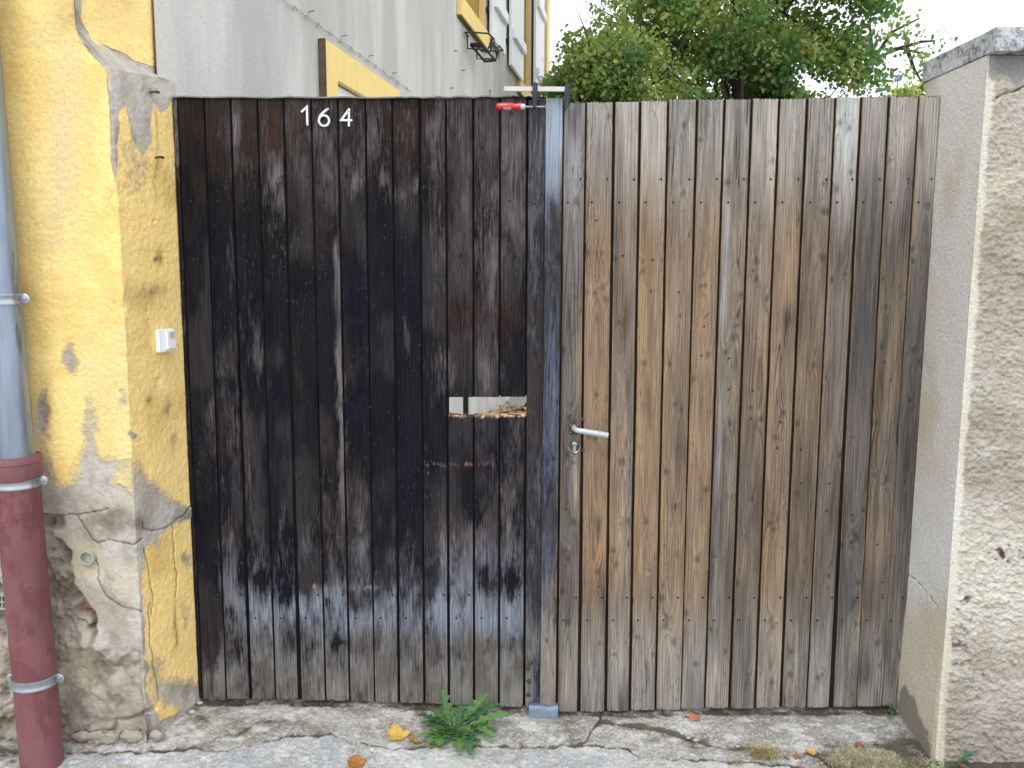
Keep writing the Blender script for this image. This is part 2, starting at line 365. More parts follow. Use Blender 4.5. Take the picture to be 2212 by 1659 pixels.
# ------------------------------------------------------------------ yellow building with the gate pier
yb = empty('yellow_building', (-1.3, -.25, 0), 'flaking yellow plastered house corner and gate pier left of the dark gate leaf', 'building')
def cap_line(s_front, s_rev):     # height of the pier's sloping shoulder
    return None
def build_left():
    nf = 150; nr_ = 78
    sf = np.concatenate([np.linspace(-6, -1.9, 8), np.linspace(-1.82, -1.205, nf)])       # front columns (lower X)
    tr = np.linspace(0, 1, nr_)[1:]                                                        # reveal columns
    NC = len(sf) + len(tr) + 3
    zl = np.linspace(0, 1, 600)
    capx = np.concatenate([np.interp(sf, [-1.301, -1.205], [2.235, 2.134]), np.interp(tr, [0, 1], [2.134, 2.152]), [2.152] * 3])
    zlow = np.concatenate([-.3 + (capx[None, :] + .3) * zl[:, None]])
    upz = np.concatenate([sf * 0 + 2.247, np.interp(tr, [0, 1], [2.247, 2.166]), [2.166] * 3])[None, :]
    zup = upz + (6.0 - upz) * (np.linspace(0, 1, 130)[:, None] ** 2.0)
    Zz = np.concatenate([zlow, zup]); NRl = len(zlow)
    # plan positions
    lowX = np.concatenate([sf, -1.205 + tr * (.083), [-1.124, -1.14, -1.20]]); lowY = np.concatenate([sf * 0 - .25, -.25 + tr * .25, [.05, .09, .12]])
    fs_ = np.where(sf > -1.301, -1.301 + (sf + 1.301) * .002, sf)
    upX = np.concatenate([fs_, -1.301 + tr * .118, [-1.185, -1.19, -1.20]]); upY = np.concatenate([sf * 0 - .25, -.25 + tr * .25, [.03, .08, .12]])
    Xx = np.where(np.arange(len(Zz))[:, None] < NRl, lowX[None, :], upX[None, :]); Yy = np.where(np.arange(len(Zz))[:, None] < NRl, lowY[None, :], upY[None, :])
    w = np.concatenate([ss(-1.225, -1.205, sf) * .5, .5 + .5 * ss(0, .06, tr), [1, 1, 1]])[None, :]   # 0 front .. 1 reveal
    nx = .949 * w; ny = -(1 - w) - .315 * w; ln = np.hypot(nx, ny); nx /= ln; ny /= ln
    px, py = proj(Xx, Yy, Zz); px = np.where(Xx < -2.2, -400, px)
    S = np.concatenate([sf, -1.205 + .263 * tr, [-.93, -.9, -.86]])[None, :] + 0 * Zz                  # running coordinate
    wb = (fbm(S * 22, Zz * 22, 4, 5) - .5); wb2 = (fbm(S * 7, Zz * 7, 4, 15) - .5)
    up = np.arange(len(Zz))[:, None] >= NRl
    # --- plaster loss near the foot (front face and corner)
    hole = [(-900, 1108), (70, 1108), (95, 1112), (108, 1135), (112, 1158), (160, 1190), (165, 1200), (150, 1215), (158, 1255), (190, 1300), (207, 1340), (208, 1400), (232, 1420), (250, 1435), (262, 1425), (290, 1405), (306, 1412), (312, 1520), (330, 1552), (338, 1660), (-900, 1760)]
    sd_ = sdpoly(px, py, hole) + wb * 16
    H = ss(-2, 5, sd_)
    d1, d2 = worley(S * 9 + wb2 * 1.5, Zz * 8 + wb * .8, 3)
    stones = ss(.02, .28, d2 - d1)
    D = (fbm(S * 90, Zz * 90, 3, 25) - .5) * .0036 + wb2 * .006
    D -= H * (.012 + .007 * (1 - stones)) - H * ((fbm(S * 16, Zz * 13, 5, 27, .6) - .5) * .075 + wb * .012)
    D -= H * .022 * ss(.60, .72, fbm(S * 9 + 4, Zz * 8, 4, 28, .6))
    D += H * .012 * blob(px, py, 150, 1440, 90, 70, 4) + H * .010 * blob(px, py, 250, 1500, 70, 60, 4)
    D += H * (blob(px, py, 225, 1590, 42, 22, 4) + blob(px, py, 300, 1590, 30, 24, 4)) * .018
    D -= .02 * np.exp(-(dline(px + wb * 6, py + wb * 6, [(150, 1600), (235, 1592), (262, 1560), (300, 1548), (335, 1530)]) / 4.) ** 2)
    Sm = ss(-4, 8, sdpoly(px, py, [(140, 1402), (215, 1395), (300, 1400), (316, 1500), (335, 1575), (150, 1602), (126, 1480)]) + wb * 14)
    D = D * (1 - .72 * Sm) - .006 * H * Sm + Sm * (fbm(S * 30, Zz * 30, 4, 91) - .5) * .010
    D -= .016 * np.exp(-(dline(px + wb * 9, py + wb * 9, [(150, 1602), (160, 1590), (245, 1584), (250, 1560), (300, 1555), (330, 1530)]) / 3.5) ** 2)
    cav = blob(px, py, 112, 1130, 22, 14, 4) + .6 * blob(px, py, 190, 1330, 12, 8, 4)
    D -= cav * .035
    mort = blob(px, py, 188, 1206, 36, 42, 4); D = D * (1 - mort) + (-.006 + wb * .002) * mort
    # cracks
    cl = [[(165, 1112), (190, 1108), (232, 1098)], [(190, 1110), (208, 1150), (235, 1190), (250, 1215)], [(255, 1190), (268, 1178), (300, 1188), (338, 1192), (352, 1180)], [(352, 1118), (356, 1135), (372, 1138), (395, 1130), (425, 1105), (445, 1092)],
          [(352, 1160), (362, 1190), (366, 1240), (362, 1300)], [(434, 1130), (438, 1175), (447, 1215), (443, 1270)], [(265, 1240), (258, 1290), (280, 1330), (330, 1370)], [(327, 1190), (330, 1400), (336, 1500), (348, 1560)], [(372, 1390), (378, 1330), (375, 1240)], [(95, 1112), (165, 1112)]]
    cl = [[(1 * a, b) for a, b in l] for l in cl]
    # crack pixel lists above were read in mixed crops; keep those that fall on the pier
    crack = np.minimum.reduce([dline(px + wb * 10, py + wb * 7, l) for l in [
        [(92, 1112), (165, 1112), (190, 1108), (232, 1098)], [(165, 1112), (180, 1135), (198, 1165), (213, 1175)], [(213, 1175), (235, 1165), (262, 1172), (290, 1178), (310, 1165)],
        [(310, 1128), (312, 1142), (328, 1146), (352, 1140), (370, 1130), (418, 1090)], [(371, 1130), (375, 1170), (378, 1200), (383, 1240), (379, 1290)], [(312, 1185), (320, 1220), (329, 1280), (330, 1330)],
        [(324, 1300), (325, 1390), (333, 1440), (340, 1480), (345, 1510)], [(200, 1200), (212, 1225), (210, 1250), (232, 1290), (262, 1310), (310, 1322)]]])
    ck = np.exp(-(crack / 1.3) ** 2); D -= ck * .006
    slab = ss(4, -4, np.abs(px - 395) - 35) * blob(px, py, 400, 1105, 30, 14, 4); D += slab * .006
    # pier shoulder ridge
    rid = np.exp(-(dline(px, py, [(172, 88), (232, 120), (362, 172)]) / 3.) ** 2) * (~up); D += rid * .006
    D += (fbm(Zz * 26, Zz * 0 + 3, 4, 17) - .5) * .012 * np.exp(-((w - .5) / .35) ** 2)
    for (hx, hy, hr) in ((342, 823, 5), (337, 562, 3), (333, 478, 2.2), (319, 672, 2), (320, 692, 2), (360, 668, 2.2)):
        D -= .012 * blob(px, py, hx, hy, hr, hr, 4)
    # ragged edge where the pier meets the leaf
    V = np.stack([Xx + nx * D, Yy + ny * D, Zz], -1)
    # --- colours
    yel = c(247, 216, 142, 1.1); yel2 = c(238, 202, 124, 1.12); pale = c(226, 212, 160); grey = c(182, 172, 160); greyl = c(204, 197, 186); dirt = c(118, 104, 88); stone = c(166, 156, 141); stone2 = c(196, 188, 174); cream = c(206, 196, 164)
    n_a = fbm(S * 5, Zz * 3, 4, 35); n_b = fbm(S * 14, Zz * 9, 4, 45)
    over = mixc(mixc(yel, yel2, ss(.4, .65, n_b) * .8), pale, ss(.45, .72, n_a + .12 * blob(px, py, 150, 330, 60, 300) + .08) * .85)
    rv = ss(.4, .6, w) * np.ones_like(Zz)
    over = mixc(over, c(246, 212, 138, 1.02), rv * .8)  # brighter yellow on the reveal makes up for its weaker light
    over = mixc(over, c(214, 176, 104, 1.05), rv * .6 * ss(.5, .75, fbm(S * 6, Zz * 5, 4, 97)))
    over = mixc(over, c(226, 212, 172), .6 * blob(px + wb * 30, py, 140, 330, 45, 260) * ss(.3, .6, n_b))
    over = mixc(over, c(196, 160, 92), (ss(70, 45, px - (py - 640) * .088 - 0) * blob(px, py, 60 + (py - 600) * .08, 600, 28, 420, 4)) * .55)   # darker yellow beside the pipe
    under = mixc(grey, greyl, ss(.35, .65, n_b))
    cov = 1.06 + (n_b - .5) * .35
    def cut(cx, cy, rx, ry, a=1., p=2):
        nonlocal cov; cov = cov - a * blob(px + wb * 18, py + wb * 25, cx, cy, rx, ry, p)
    for b in ((150, 775, 16, 40, .9), (195, 960, 20, 110, .75), (266, 865, 14, 30, .7), (250, 640, 20, 45, .45), (235, 420, 20, 90, .3), (115, 1080, 55, 35, 1.0), (200, 1060, 60, 60, .8), (240, 1110, 50, 40, 1.3), (90, 900, 16, 70, .9), (95, 1020, 20, 40, .7),
              (285, 940, 9, 9, .9), (300, 1060, 18, 60, .8), (330, 1080, 30, 40, .9), (345, 1110, 40, 30, 1.2), (400, 1110, 30, 16, .9), (345, 1180, 14, 50, .5), (405, 1210, 10, 20, .6), (400, 1330, 12, 50, .5), (395, 1500, 60, 30, 1.1), (340, 1450, 25, 60, .5), (310, 1290, 8, 200, .35), (240, 1010, 40, 20, .7)):
        cut(*b)
    reg = [(90, 1108), (190, 1090), (232, 1060), (258, 1050), (290, 1080), (330, 1130), (356, 1150), (312, 1180), (306, 1300), (312, 1420), (318, 1500), (350, 1560), (430, 1500), (430, 1660), (-900, 1760), (-900, 1095)]
    cov = cov - 1.6 * ss(-6, 6, sdpoly(px, py, reg) + wb * 26)
    # gray shoulder patch with its drips
    shp = [(158, -40), (164, 60), (172, 84), (195, 112), (230, 150), (236, 205), (240, 300), (250, 395), (252, 330), (258, 240), (272, 225), (290, 300), (310, 330), (328, 310), (330, 215), (341, 230), (350, 245), (385, 200), (385, 160), (330, 146), (260, 115), (196, 80), (176, 40), (172, -40)]
    cov = np.where(up, cov + .05, cov)
    cov = cov - 1.3 * ss(-4, 5, sdpoly(px, py, shp) + wb * 12)
    cov = cov - .5 * blob(px, py, 300, 330, 45, 140)
    # dirt: mould, drips, drill dust
    dm = np.zeros_like(Zz)
    for (cx, cy, rx, ry, a) in ((341, 553, 10, 18, 1.), (330, 625, 35, 14, .45), (325, 640, 40, 30, .3), (360, 880, 10, 20, .7), (320, 862, 7, 12, .7), (378, 950, 8, 16, .6), (255, 1120, 38, 28, .9), (300, 1135, 18, 14, .7), (337, 270, 3, 40, .6), (337, 370, 2.5, 50, .6),
                               (377, 1330, 4, 50, .7), (380, 1385, 5, 26, .8), (165, 20, 10, 40, .5), (140, 30, 30, 50, .35), (220, 1115, 30, 30, .3), (405, 1110, 20, 10, .6), (327, 200, 8, 12, .7), (120, 1300, 60, 150, .35), (345, 1560, 60, 20, .35), (250, 15, 60, 60, .1), (80, 1560, 100, 60, .4), (60, 640, 25, 30, .35), (100, 880, 12, 60, .5)):
        dm += a * blob(px + wb * 16, py + wb * 20, cx, cy, rx, ry)
    dm = np.clip(dm * (.55 + 1.1 * (fbm(S * 60, Zz * 60, 3, 65))), 0, 1) * .75
    under = mixc(under, stone, H * (.85 - .35 * ss(.4, .6, n_b))); under = mixc(under, stone2, H * ss(.5, .72, fbm(S * 13, Zz * 13, 4, 29)) * .7)
    under = mixc(under, c(150, 72, 52), np.clip(blob(px + wb * 14, py + wb * 14, 176, 1316, 13, 9, 3) + blob(px + wb * 10, py + wb * 10, 191, 1335, 5, 7, 3), 0, 1) * .9)
    under = mixc(under, c(168, 158, 143), Sm * .55 * ss(.35, .65, fbm(S * 8, Zz * 10, 4, 93)))
    under = mixc(under, c(120, 110, 98), Sm * .6 * ss(.56, .7, fbm(S * 22, Zz * 22, 4, 94)))
    under = mixc(under, cream, mort * .8); under = mixc(under, dirt, H * ss(.30, .05, stones + wb * .5) * .3 + cav * .35 + H * .5 * ss(.55, .72, fbm(S * 9 + 4, Zz * 8, 4, 28, .6)))
    under = mixc(under, c(222, 218, 210), rid * .5)
    under = mixc(under, c(214, 202, 170), ss(.52, .7, fbm(S * 9, Zz * 9, 3, 75)) * .35); under = mixc(under, c(140, 128, 114), ss(.52, .74, fbm(S * 17, Zz * 15, 5, 76, .6)) * .45)
    under = mixc(under, dirt, dm); over = mixc(over, c(120, 98, 62), dm)
    under = mixc(under, c(70, 60, 50), ck * .85); over = mixc(over, c(90, 72, 44), ck * .8)
    under = mixc(under, c(150, 142, 130), H * ss(1480, 1600, py) * .5)
    one = np.ones(Zz.shape + (1,))
    return np_mesh('wall', V, gridfaces(*Zz.shape), M_WALL, yb, attrs={'under': ('FLOAT_COLOR', np.concatenate([under, one], -1)), 'over': ('FLOAT_COLOR', np.concatenate([over, np.clip(cov, -.6, 1.4)[..., None]], -1)), 'gc': ('FLOAT_VECTOR', np.stack([S, Zz, 0 * Zz], -1))})
build_left()
def rock(name, loc, r, mat, parent, seed=0, sq=(1, 1, 1), n=3):
    bm = bmesh.new(); bmesh.ops.create_icosphere(bm, subdivisions=n + (r > .02), radius=1)
    P = np.array([v.co[:] for v in bm.verts]); d = 1.1 * (fbm(P[:, 0] * 1.9 + seed, P[:, 1] * 1.6 + P[:, 2] * 1.9, 5, seed, .6) - .5)
    for v, k in zip(bm.verts, d):
        f = 1 + .7 * k; v.co = Vector((v.co.x * sq[0], v.co.y * sq[1], v.co.z * sq[2])) * r * f + Vector(loc)
    me = bpy.data.meshes.new(name); bm.to_mesh(me); bm.free(); me.materials.append(mat)
    me.polygons.foreach_set('use_smooth', np.ones(len(me.polygons), bool))
    o = bpy.data.objects.new(name, me); COL.objects.link(o); setparent(o, parent); return o
for i, (a, b, r, sq) in enumerate(((222, 1590, .046, (1.25, .42, .52)), (285, 1590, .040, (.9, .45, .62)), (176, 1590, .034, (1.0, .4, .5)), (338, 1590, .024, (.9, .6, .8)))):
    p = PY(a, b, -.238); rock('stone', p, r, M_STONE, yb, i + 3, sq)
# pipe stubs in the wall
def ringpipe(px_, py_, r, name, cross=False):
    p = PY(px_, py_, -.25); M = Matrix.Translation(p) @ Matrix.Rotation(math.pi / 2, 4, 'X')
    o = MB().lathe([(r * .8, -.06), (r, -.06), (r, .012), (r * .8, .012), (r * .8, -.05)], M, 20, False).build(name, M_PVC, yb, True)
    MB().lathe([(0.001, -.03), (r * .79, -.03), (r * .79, -.028), (.001, -.028)], M, 16).build('pipe_inside', M_BLACK, o)
    if cross:
        MB().box((-r * .8, -.002, .006), (r * .8, .002, .011), M).box((-.002, -r * .8, .0065), (.002, -.0022, .0105), M).box((-.002, .0022, .0065), (.002, r * .8, .0105), M).build('vent_cross', M_PVC, o)
    else:
        MB().box((-r * .7, -.002, -.02), (r * .6, .0035, -.01), M @ Matrix.Rotation(-.35, 4, 'Z')).build('torn_sleeve', M_PVC, o)
    return o
ringpipe(190, 1203, .024, 'pipe_stub'); ringpipe(8, 1298, .026, 'vent_cap', True)

# nails in the pier, bell push
def onrev(px_, py_, off=0.):      # point on the splayed reveal
    r = ray(px_, py_); n = np.array((.949, -.315, 0)); p0 = np.array((-1.205, -.25, 0)) + n * off
    k = np.dot(p0 - np.array((0, -3, CAMZ)), n) / np.dot(r, n); return Vector((r[0] * k, -3 + r[1] * k, CAMZ + r[2] * k))
RV = Matrix(((.315, 0, .949), (.949, 0, -.315), (0, 1, 0))).to_4x4()      # local x along reveal, y up, z outward
for (a, b, lb) in ((325, 199, 'upper of the two rusty nails driven into the yellow pier'), (335, 340, 'lower of the two rusty nails driven into the yellow pier')):
    M = Matrix.Translation(onrev(a, b)) @ RV
    o = MB().tube([M @ Vector((0, 0, -.01)), M @ Vector((0, 0, .018))], .0032, 8).box((-.003, -.004, .0185), (.014, .004, .024), M).build('wall_nail', M_RUST)
    tag(o, lb, 'nail', 'nails in the yellow pier')
bp = onrev(351, 735)
bell = empty('bell_push', bp, 'small white plastic bell push on the yellow pier', 'doorbell')
M = Matrix.Translation(bp) @ RV
MB().box((-.036, -.038, 0), (.036, .038, .016), M).build('housing', M_WHITE, bell, False, .003)
MB().box((-.008, -.030, .0162), (.034, .032, .026), M @ Matrix.Rotation(math.radians(3), 4, 'Z')).build('rocker', M_WHITE, bell, False, .003)
MB().box((.004, .006, .0262), (.026, .028, .0268), M).build('name_window', plain('name_card', c(205, 205, 190), .2), bell)

# ------------------------------------------------------------------ downpipe
dp = empty('downpipe', (-1.51, -.345, -.05), 'rain downpipe of grey zinc over a red brown cast lower pipe at the left edge', 'drainpipe')
ax = lambda z: Vector((-1.505 - .016 * z, -.345, z))
zt, zj, zb = 5.0, PY(40, 993, -.40).z, -.25
o = MB().tube([ax(zj - .06), ax(zt)], .056, 40).build('zinc_pipe', M_ZINC, dp, True)
zz = PY(40, 578, -.4).z
MB().tube([ax(zz), ax(zz + .004)], [.0572, .0572], 40).build('pipe_seam', M_ZINC, dp, True)
z0 = zj
prof = [(zb, .0635), (z0 - .078, .0635), (z0 - .072, .0665), (z0 - .062, .072), (z0 - .02, .0725), (z0 - .018, .075), (z0 - .004, .075), (z0, .0735), (z0 + .0005, .0690), (z0 - .03, .062)]
MB().tube([ax(a) for a, b in prof], [b for a, b in prof], 44, False).build('cast_iron_pipe', M_CAST, dp, True)
def clampring(zc, r):
    mb = MB(); n = 40; P = ax(zc)
    prof = [(-.016, .0), (-.016, .004), (-.011, .0048), (-.008, .003), (.008, .003), (.011, .0048), (.016, .004), (.016, 0)]
    vs = []; 
    for k in range(n + 1):
        t = math.radians(-180 - 25 + k * (230) / n)
        for dz, dr in prof: vs.append(P + Vector((math.cos(t) * (r + dr), math.sin(t) * (r + dr), dz)))
    m = len(prof); fs = [(k * m + j, (k + 1) * m + j, (k + 1) * m + j + 1, k * m + j + 1) for k in range(n) for j in range(m - 1)]
    mb.add(vs, fs); o = mb.build('pipe_clamp', M_GALV, dp, True)
    for s in (1, -1):
        e = P + Vector((s * (r + .013), .004, 0)); M = Matrix.Translation(e) @ Matrix.Rotation(math.pi / 2, 4, 'X') @ Matrix.Scale(1, 4)
        MB().lathe([(.0155, -.004), (.0165, -.002), (.0155, .003), (.012, .005), (.004, .004)], M, 20).build('clamp_ear', M_GALV, o, True)
        if s > 0: MB().lathe([(.0065, .0045), (.0062, .009), (.003, .0095), (.0015, .006)], M, 12).build('clamp_screw', M_STEEL, o, True)
    MB().tube([P + Vector((0, r * .5, 0)), P + Vector((0, .12, 0))], .004, 8).build('clamp_stay', M_GALV, o)
for yy, r in ((648, .056), (1050, .0635), (1487, .0635)):
    clampring(PY(40, yy, -.41).z, r)

# ------------------------------------------------------------------ right pillar and wall
rp = empty('gate_pillar', (1.7, 0, 0), 'rough rendered pale wall end right of the gate under a grey coping', 'wall')
def build_right():
    tr = np.linspace(0, 1, 90); sf = np.concatenate([np.linspace(1.402, 2.05, 190)[1:], np.linspace(2.1, 7, 12)])
    zz = np.concatenate([np.linspace(-.35, -.12, 8)[:-1], np.linspace(-.12, 2.176, 620)])
    Xp = np.concatenate([[1.402], 1.400 + 0 * tr, sf]); Yp = np.concatenate([[.12], .03 - tr * .31, sf * 0 - .28])
    w = np.concatenate([[0], ss(.95, 1, tr) * .5, .5 + .5 * ss(1.402, 1.415, sf)])[None, :]
    Zz = zz[:, None] + 0 * w; Xx = Xp[None, :] + 0 * Zz; Yy = Yp[None, :] + 0 * Zz
    nx = -(1 - w); ny = -w; ln = np.hypot(nx, ny); nx = nx / ln; ny = ny / ln
    px, py = proj(Xx, Yy, Zz); px = np.where(Xx > 2.4, 2700, px)
    S = np.where(w < .5, -Yy + 5, Xx)
    fr = np.where(Xx > 1.4021, 1., 0.); cornerd = np.where(fr > 0, Xx - 1.402, -(Yy + .28))
    rough = 1.5 * (fbm(S * 78, Zz * 96, 4, 5, .7) - .5) + .3 * ss(.55, .75, fbm(S * 75, Zz * 95, 3, 6)); med = fbm(S * 14, Zz * 16, 3, 15) - .5; fine_ = fbm(S * 110, Zz * 130, 3, 95) - .5
    cw = .008 + .022 * (fbm(Zz * 13, Zz * 0, 4, 12) - .3)        # smooth cream arris
    rf = fr * ss(0, .012, cornerd - cw)
    D = rf * ((rough) * .0095 + med * .004 + fine_ * .006 + .001) + (1 - rf) * ((fbm(S * 60, Zz * 60, 2, 8) - .5) * .0012 + med * .002)
    lump = ss(.62, .75, fbm(S * 30, Zz * 30, 3, 55)); D += rf * lump * .005
    # foot flare and crack, edge chips
    D += (1 - rf) * .010 * ss(.45, .1, Zz) * (w < .9)
    ckd = dline(px + med * 16 + rough * 7, py + med * 10, [(1955, 1232), (1985, 1262), (2010, 1290), (2026, 1312)]); ck = np.exp(-(ckd / 1.2) ** 2) * (1 - fr); D -= ck * .003
    patch_top = fr * ss(-6, 3, sdpoly(px, py, [(2130, 90), (2400, 90), (2400, 175), (2212, 172), (2195, 190), (2180, 168), (2160, 160), (2146, 175), (2138, 165), (2136, 120)]) + med * 14)
    D = D * (1 - patch_top * .8) - patch_top * .004
    cr2 = np.exp(-(dline(px + med * 8, py + med * 8, [(2150, 212), (2175, 200), (2190, 196), (2212, 185)]) / 2.) ** 2) * fr; D -= cr2 * .012
    V = np.stack([Xx + nx * D, Yy + ny * D, Zz], -1)
    a1 = c(206, 202, 196, 1.02); a2 = c(192, 178, 158, 1.05); b1 = c(186, 178, 165); b2 = c(168, 158, 144); b3 = c(200, 195, 185); cream = c(212, 204, 184)
    n1 = fbm(S * 4, Zz * 3, 4, 31); n2 = fbm(S * 9, Zz * 10, 4, 33)
    smooth_c = mixc(a1, a2, ss(.45, .75, n1 + .12 * blob(px, py, 2060, 430, 40, 120)) * .8)
    smooth_c = mixc(smooth_c, c(214, 215, 214, 1.02), ss(900, 1100, py) * .6 * ss(1330, 1240, py))
    smooth_c = mixc(smooth_c, c(194, 186, 164, 1.05), ss(1280, 1360, py + med * 60) * .75)
    damp = ss(-2, 3, sdpoly(px, py, [(1946, 1488), (1962, 1484), (1968, 1500), (1984, 1503), (1990, 1545), (2013, 1580), (2019, 1652), (2004, 1640), (1962, 1590), (1948, 1545)]) + med * 14 + rough * 8) * (1 - fr)
    smooth_c = mixc(smooth_c, c(140, 128, 116), damp * .85)
    rough_c = mixc(mixc(b1, b2, ss(.4, .7, n1)), b3, ss(.45, .7, n2) * .7)
    rough_c = mixc(rough_c, c(205, 184, 150), ss(.5, .7, fbm(S * 3.3, Zz * 2.5, 3, 71)) * .5 * ss(560, 250, py))
    rough_c = mixc(rough_c, c(158, 150, 140), ss(1430, 1600, py + med * 90) * .6)
    rough_c = mixc(rough_c, c(222, 218, 204), ss(1000, 1200, py) * ss(1420, 1300, py) * .55)
    col = mixc(smooth_c, rough_c, rf)
    ar = fr * (1 - rf) + (1 - fr) * ss(-.006, 0, cornerd) * .0
    col = mixc(col, cream, ar * .6 * (1 - patch_top)); col = mixc(col, c(140, 140, 139), patch_top * .8)
    pit = rf * ss(.56, .68, fbm(S * 60, Zz * 75, 3, 19))
    over = mixc(c(122, 108, 92), c(88, 76, 68), ss(.4, .7, n2))
    cov = -.25 + pit * .5 + rf * ss(.6, .8, fbm(S * 5, Zz * 6, 4, 91)) * .5 + ck * 1.0 + cr2 * 1. + .5 * blob(px, py, 2165, 1010, 10, 22) * fr + .3 * blob(px, py, 2100, 1450, 30, 60) * fr
    cov += (1 - fr) * (.35 * ss(1625, 1655, py) + .28 * ss(.62, .78, fbm(S * 90, Zz * 90, 2, 101)))
    cov += .45 * ss(.045, .0, np.abs(Zz - 2.17)) * (1 - fr) * ss(.4, .6, n2)
    one = np.ones(Zz.shape + (1,))
    np_mesh('rendered_wall', V, gridfaces(*Zz.shape)[:, ::-1], M_ROUGH, rp, attrs={'under': ('FLOAT_COLOR', np.concatenate([col, one], -1)), 'over': ('FLOAT_COLOR', np.concatenate([over, cov[..., None]], -1)), 'gc': ('FLOAT_VECTOR', np.stack([S, Zz, 3 + 0 * Zz], -1))})
    MB().box((1.41, .121, -.3), (7, .13, 2.17)).build('wall_back', M_STONE, rp)
build_right()
def slab(name, x0, x1, y0, y1, z0, z1, parent, seed):
    # box with dense faces so that its arrises are worn
    bm = bmesh.new(); bmesh.ops.create_cube(bm, size=1)
    bmesh.ops.subdivide_edges(bm, edges=bm.edges[:], cuts=34, use_grid_fill=True)
    V = np.array([v.co[:] for v in bm.verts]); P = np.stack([x0 + (V[:, 0] + .5) * (x1 - x0), y0 + (V[:, 1] + .5) * (y1 - y0), z0 + (V[:, 2] + .5) * (z1 - z0)], 1)
    e = np.sum(np.abs(V) > .49, 1); n = fbm(P[:, 0] * 60 + P[:, 1] * 60, P[:, 2] * 60, 3, seed) - .5; big = fbm(P[:, 0] * 9 + P[:, 1] * 9, P[:, 2] * 9, 3, seed + 1) - .5
    ctr = np.array([(x0 + x1) / 2, (y0 + y1) / 2, (z0 + z1) / 2])
    d = -(ctr - P); d /= np.linalg.norm(d, axis=1)[:, None]
    P = P + d * ((e >= 2) * (n - .35) * .007 + n * .002 + big * .002)[:, None]
    for v, p in zip(bm.verts, P): v.co = p
    me = bpy.data.meshes.new(name); bm.to_mesh(me); bm.free()
    S = P[:, 0] + P[:, 1] * .7; nn = fbm(S * 9, P[:, 2] * 9, 4, seed + 2)
    un_ = mixc(c(176, 182, 190), c(206, 208, 208), ss(.35, .65, nn)); ov_ = mixc(c(84, 88, 96), c(120, 120, 118), ss(.4, .6, nn)); cv = .40 + .9 * (fbm(S * 14, P[:, 2] * 6, 3, seed + 4) - .5) + .3 * ss(.35, -.3, P[:, 2] * 0 + (P[:, 1] * -1) + .1)
    for nme, ty, ar in (('under', 'FLOAT_COLOR', np.concatenate([un_, np.ones((len(P), 1))], 1)), ('over', 'FLOAT_COLOR', np.concatenate([ov_, cv[:, None]], 1)), ('gc', 'FLOAT_VECTOR', P)):
        at = me.attributes.new(nme, ty, 'POINT'); at.data.foreach_set('color' if ty == 'FLOAT_COLOR' else 'vector', ar.astype(np.float32).ravel())
    me.materials.append(M_COPE); me.polygons.foreach_set('use_smooth', np.zeros(len(me.polygons), bool))
    o = bpy.data.objects.new(name, me); COL.objects.link(o); setparent(o, parent); return o
M_COPE = weathered('coping_concrete', (45, 45, 45), (80, 80, 80), amp=1.5, soft=.3, gstr=.12, bump=.003, rough=.9, fine=300., finestr=.18)
slab('coping_slab', 1.397, 2.38, -.325, .145, 2.178, 2.246, rp, 3)
slab('coping_slab', 2.388, 3.4, -.325, .145, 2.178, 2.246, rp, 8)

# ------------------------------------------------------------------ gate leaves
LT = [382, 440, 497, 555.3, 611.6, 671, 729, 788.8, 847, 906, 963, 1022, 1080.4, 1139.6]
LB = [437, 488.5, 542.5, 594.5, 650, 703, 755.8, 808.3, 863, 917, 970.5, 1024, 1077.5, 1131.7]
LYT = [210.5] * 14; LYB = [1508, 1509, 1510, 1511, 1512, 1513, 1514, 1515.5, 1517, 1519, 1521.5, 1523.5, 1525.5, 1527.5]
RT = [1217, 1265.5, 1326.6, 1383.7, 1443.8, 1506.3, 1566.3, 1625, 1684.5, 1744.6, 1805.8, 1861, 1922.3, 1986, 2034]
RB = [1203.6, 1251.8, 1308.6, 1360.9, 1415.8, 1469, 1522, 1577, 1631, 1687.6, 1742.5, 1797.6, 1849.6, 1903.3, 1942]
RYT = [222, 221.5, 221, 219.5, 217.5, 216, 214.5, 213.5, 212.5, 212, 211.5, 210.5, 209, 208.5, 208]
RYB = [1538, 1538, 1537.5, 1535, 1533.5, 1532, 1530.5, 1530, 1529.5, 1529, 1528.5, 1528, 1526, 1525, 1524]

